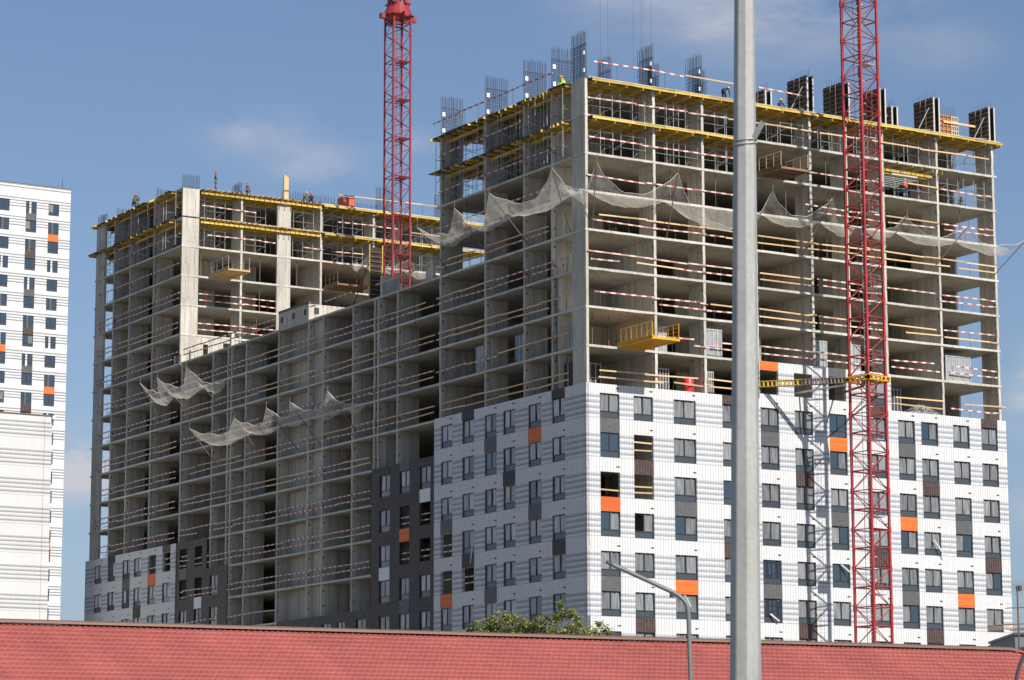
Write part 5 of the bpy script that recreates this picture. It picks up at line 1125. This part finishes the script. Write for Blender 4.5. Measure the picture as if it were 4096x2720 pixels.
# ================================================================== LAMP POLES, ANTENNA, HOUSE, TREE
def big_lamp():
    D = 22.0
    b = Vector(at_d(2982, 2720, D)); tp = Vector(at_d(2978, 0, D)); ax_ = (tp-b)/(tp.z-b.z)
    wb = 121/F_PX*D/2*1.0; wt = 82/F_PX*D/2*1.0; sl_ = (wb-wt)/(tp.z-b.z); top = 8.6
    cen = lambda z: b+ax_*(z-b.z); rad = lambda z: max(.04, wb-sl_*(z-b.z)); c0 = cen(0)
    r = root('lamp_post', (c0.x, c0.y, 0), 'thick galvanised octagonal lamp pole in the foreground with a strap round it', 'lamp post')
    m = MB(); n = 8; rows = []
    for z in [top*i/10 for i in range(11)]:
        ring = []; c = cen(z); rr = rad(z)*1.03
        for i in range(n+1):
            for da in (-.06, .06):
                w = 2*math.pi*i/n+.30+da; ring.append((c.x+rr*math.cos(w), c.y+rr*math.sin(w), z))
        rows.append(ring)
    m.grid(rows); m.build('pole', 'galv', r)
    zs = at_d(2980, 562, D)[2]; c = cen(zs); rs = (rad(zs)+.006)*1.03
    for dz, tilt in ((0, .012), (-.028, .02)):
        m = MB(); m.sweep([(c.x+rs*math.cos(2*math.pi*i/24), c.y+rs*math.sin(2*math.pi*i/24), zs+dz+tilt*math.sin(2*math.pi*i/24+1)) for i in range(25)], .0055, 6); m.build('strap', 'galv_tube', r)
    p = Vector(at_d(3016, 552, D-.06)); q = Vector(at_d(3052, 487, D-.06)); d = (q-p).normalized(); sd = Vector((rt.x, rt.y, 0)); sd = (sd-d*sd.dot(d)).normalized()*.022; th = Vector((fw.x, fw.y, 0))*.004
    m = MB(); m.v = [tuple(c+s*sd+t*th) for c in (p, q) for s in (-1, 1) for t in (-1, 1)]; m.f = [(0, 1, 3, 2), (4, 6, 7, 5), (0, 4, 5, 1), (2, 3, 7, 6), (0, 2, 6, 4), (1, 5, 7, 3)]; m.mi = [0]*6
    m.build('sign_bracket', 'lamp_tube', r); bx('base_plate', 'galv', c0.x-.25, c0.x+.25, c0.y-.25, c0.y+.25, 0, .04, r)
big_lamp()
def arm_lamp(label, pts, D, rad, mat='lamp_tube', head=True):
    P = [Vector(at_d(x, y, D)) for x, y in pts]
    # smooth
    Q = []
    for i in range(len(P)-1):
        p0, p1, p2, p3 = P[max(i-1, 0)], P[i], P[i+1], P[min(i+2, len(P)-1)]
        for k in range(6):
            t = k/6; Q.append(.5*((2*p1)+(p2-p0)*t+(2*p0-5*p1+4*p2-p3)*t*t+(3*p1-p0-3*p2+p3)*t**3))
    Q.append(P[-1]); r = root('street_lamp', (P[0].x, P[0].y, 0), label, 'street lamp')
    m = MB(); m.sweep(Q, rad); m.build('arm', mat, r, True)
    rod('pole', mat, (P[0].x, P[0].y, 0), tuple(P[0]+Vector((0, 0, .05))), rad*1.25, r, 10)
    if head:
        e, d = P[-1], (P[-1]-P[-2]).normalized(); rod('end_sleeve', 'lamp_dark', tuple(e-d*.05), tuple(e+d*.12), rad*.8, r, 8)
        c = at_d(2690, 2375, D); rod('clamp', 'lamp_dark', (c[0], c[1], c[2]-.06), (c[0], c[1], c[2]+.02), rad*1.3, r, 8)
arm_lamp('thin grey street lamp pole with a bent arm and no lantern', [(2764, 2760), (2757, 2560), (2752, 2440), (2738, 2405), (2705, 2377), (2620, 2336), (2450, 2258)], 45, .037)
arm_lamp('dark curved lamp arm at the edge of the red roof', [(4063, 2760), (4066, 2715), (4074, 2680), (4090, 2635), (4120, 2590), (4170, 2550), (4250, 2520)], 38, .026, 'lamp_dark', False)
def antenna():
    D = 112; b = at_d(4078, 2620, D); t = at_d(4075, 2345, D); x, y = b[0], b[1]
    r = root('antenna_mast', (x, y, 0), 'brown television antenna mast with cross arms and wires beside the white tower edge', 'antenna')
    rod('mast', 'antenna', (x, y, 0), (x, y, t[2]), .035, r)
    R_ = Vector((rt.x, rt.y, 0))
    zt = t[2]; c = Vector((x, y, zt))
    for k in range(7): p = c+R_*(-.15+k*.1); rod('element', 'antenna', tuple(p+Vector((0, 0, -.1))-R_*.05), tuple(p+Vector((0, 0, .12))+R_*.03), .008, r, 4)
    bx('antenna_box', 'lamp_dark', x+.02, x+.16, y-.1, y+.1, zt-.18, zt+.02, r)
    m = MB()
    for k in range(9): z = zt-.35+k*.07; m.bar(tuple(Vector((x, y, z))-R_*.25), tuple(Vector((x, y, z))+R_*.4), .003, 3)
    for k in range(8): p = c+R_*(-.25+k*.09); m.bar(tuple(p+Vector((0, 0, -.35))), tuple(p+Vector((0, 0, .22))), .003, 3)
    m.build('reflector_grid', 'rod_dark', r)
    for (py, l) in ((2433, .5), (2500, .9), (2517, .5), (2522, .35)):
        z = at_d(4078, py, D)[2]; rod('cross_arm', 'antenna', tuple(Vector((x, y, z))-R_*l), tuple(Vector((x, y, z+.06))+R_*.6), .022, r, 5)
    for (py, l, dy) in ((2413, .5, 0), (2466, .5, 0), (2500, 1.4, .03), (2504, 1.6, .05), (2508, 1.8, .08), (2512, 1.5, .1)):
        z = at_d(4078, py, D)[2]; rod('wire', 'wood', tuple(Vector((x, y, z-dy))-R_*l), (x, y, z), .007, r, 4)
antenna()
c = Vector(at_d(4053, 2540, 175)); R_ = Vector((rt.x, rt.y, 0)); F_ = Vector((fw.x, fw.y, 0)).normalized()
h = root('grey_house', (c.x+R_.x*5, c.y+R_.y*5, 0), 'dark grey building corner behind the antenna mast', 'building')
def obox(name, mat, a0, a1, b0, b1, z0, z1):
    m = MB(); m.box(a0, a1, b0, b1, z0, z1); m.v = [tuple(c+R_*p[0]+F_*p[1]+Vector((0, 0, p[2]-c.z))) for p in m.v]; return m.build(name, mat, h)
obox('wall', 'grey_house', .1, 14, 0, 9, 0, c.z); obox('window', 'frame', .3, 1.0, -.04, .03, c.z-1.7, c.z-.75); obox('window', 'frame', 2.2, 3.2, -.04, .03, c.z-1.7, c.z-.75); obox('roof_edge', 'lamp_dark', 0, 14.2, -.15, 9.2, c.z, c.z+.14)
def tree():
    D = 118; rr = random.Random(11)
    b = at_d(2150, 2640, D); R_ = Vector((rt.x, rt.y, 0)); F_ = Vector((fw.x, fw.y, 0)).normalized()
    r = root('tree', (b[0], b[1], 0), 'yellow green leafy tree top rising behind the red roof ridge', 'tree')
    pxm = F_PX/D; base = Vector((b[0], b[1], 0)); zc = lambda py: at_d(2150, py, D)[2]
    m = MB(); hgt = zc(2600); m.bar(tuple(base), tuple(base+Vector((0, 0, hgt*.55))), .24, 9, .17)
    fork = base+Vector((0, 0, hgt*.53)); tips = []
    # crown clumps given as (px, py, radius px)
    cl = [(1900, 2505, 26), (1945, 2500, 34), (1985, 2490, 40), (2030, 2478, 42), (2065, 2482, 34), (2010, 2515, 36), (1960, 2525, 40), (2100, 2500, 34), (2140, 2500, 38), (2170, 2480, 30), (2110, 2525, 42), (2180, 2515, 36), (2225, 2470, 26), (2255, 2445, 34), (2240, 2425, 18), (2285, 2450, 26), (2310, 2465, 18), (2225, 2520, 36),
          (2290, 2505, 20), (2345, 2520, 26), (2310, 2495, 22), (2380, 2530, 30), (2395, 2495, 18), (2402, 2490, 12), (2425, 2515, 22), (2440, 2528, 16), (2050, 2530, 44), (2270, 2535, 40), (2330, 2545, 34), (1890, 2525, 30), (2160, 2550, 60), (2050, 2570, 60), (1960, 2570, 60), (2270, 2580, 60), (2370, 2570, 40)]
    L = MB()
    for px, py, pr in cl:
        c = Vector(at_d(px, py, D))+F_*rr.uniform(-1.2, 1.2); ra = pr/pxm; tips.append(c)
        q = fork.lerp(c, .55)+Vector((0, 0, -.3)); m.bar(tuple(fork), tuple(q), .05, 5, .03); m.bar(tuple(q), tuple(c), .028, 5, .008)
        for _ in range(int(165*(ra/.35)**1.6)):
            d = Vector((rr.gauss(0, 1), rr.gauss(0, 1), rr.gauss(0, .8))); d = d.normalized()*ra*rr.uniform(.15, 1.1)**.7
            p = c+d; a = Vector((rr.uniform(-1, 1), rr.uniform(-1, 1), rr.uniform(-1.2, .2))).normalized(); s = a.orthogonal().normalized(); w = rr.uniform(.025, .065); l = rr.uniform(.07, .19)
            k = len(L.v); n_ = a.cross(s)*w*.35; L.v += [tuple(p), tuple(p+a*l*.5+s*w+n_), tuple(p+a*l), tuple(p+a*l*.5-s*w+n_)]; L.f.append((k, k+1, k+2)); L.f.append((k, k+2, k+3)); L.mi += [0, 0]
    m.build('trunk', 'bark', r); L.build('crown', 'leaf', r)
tree()
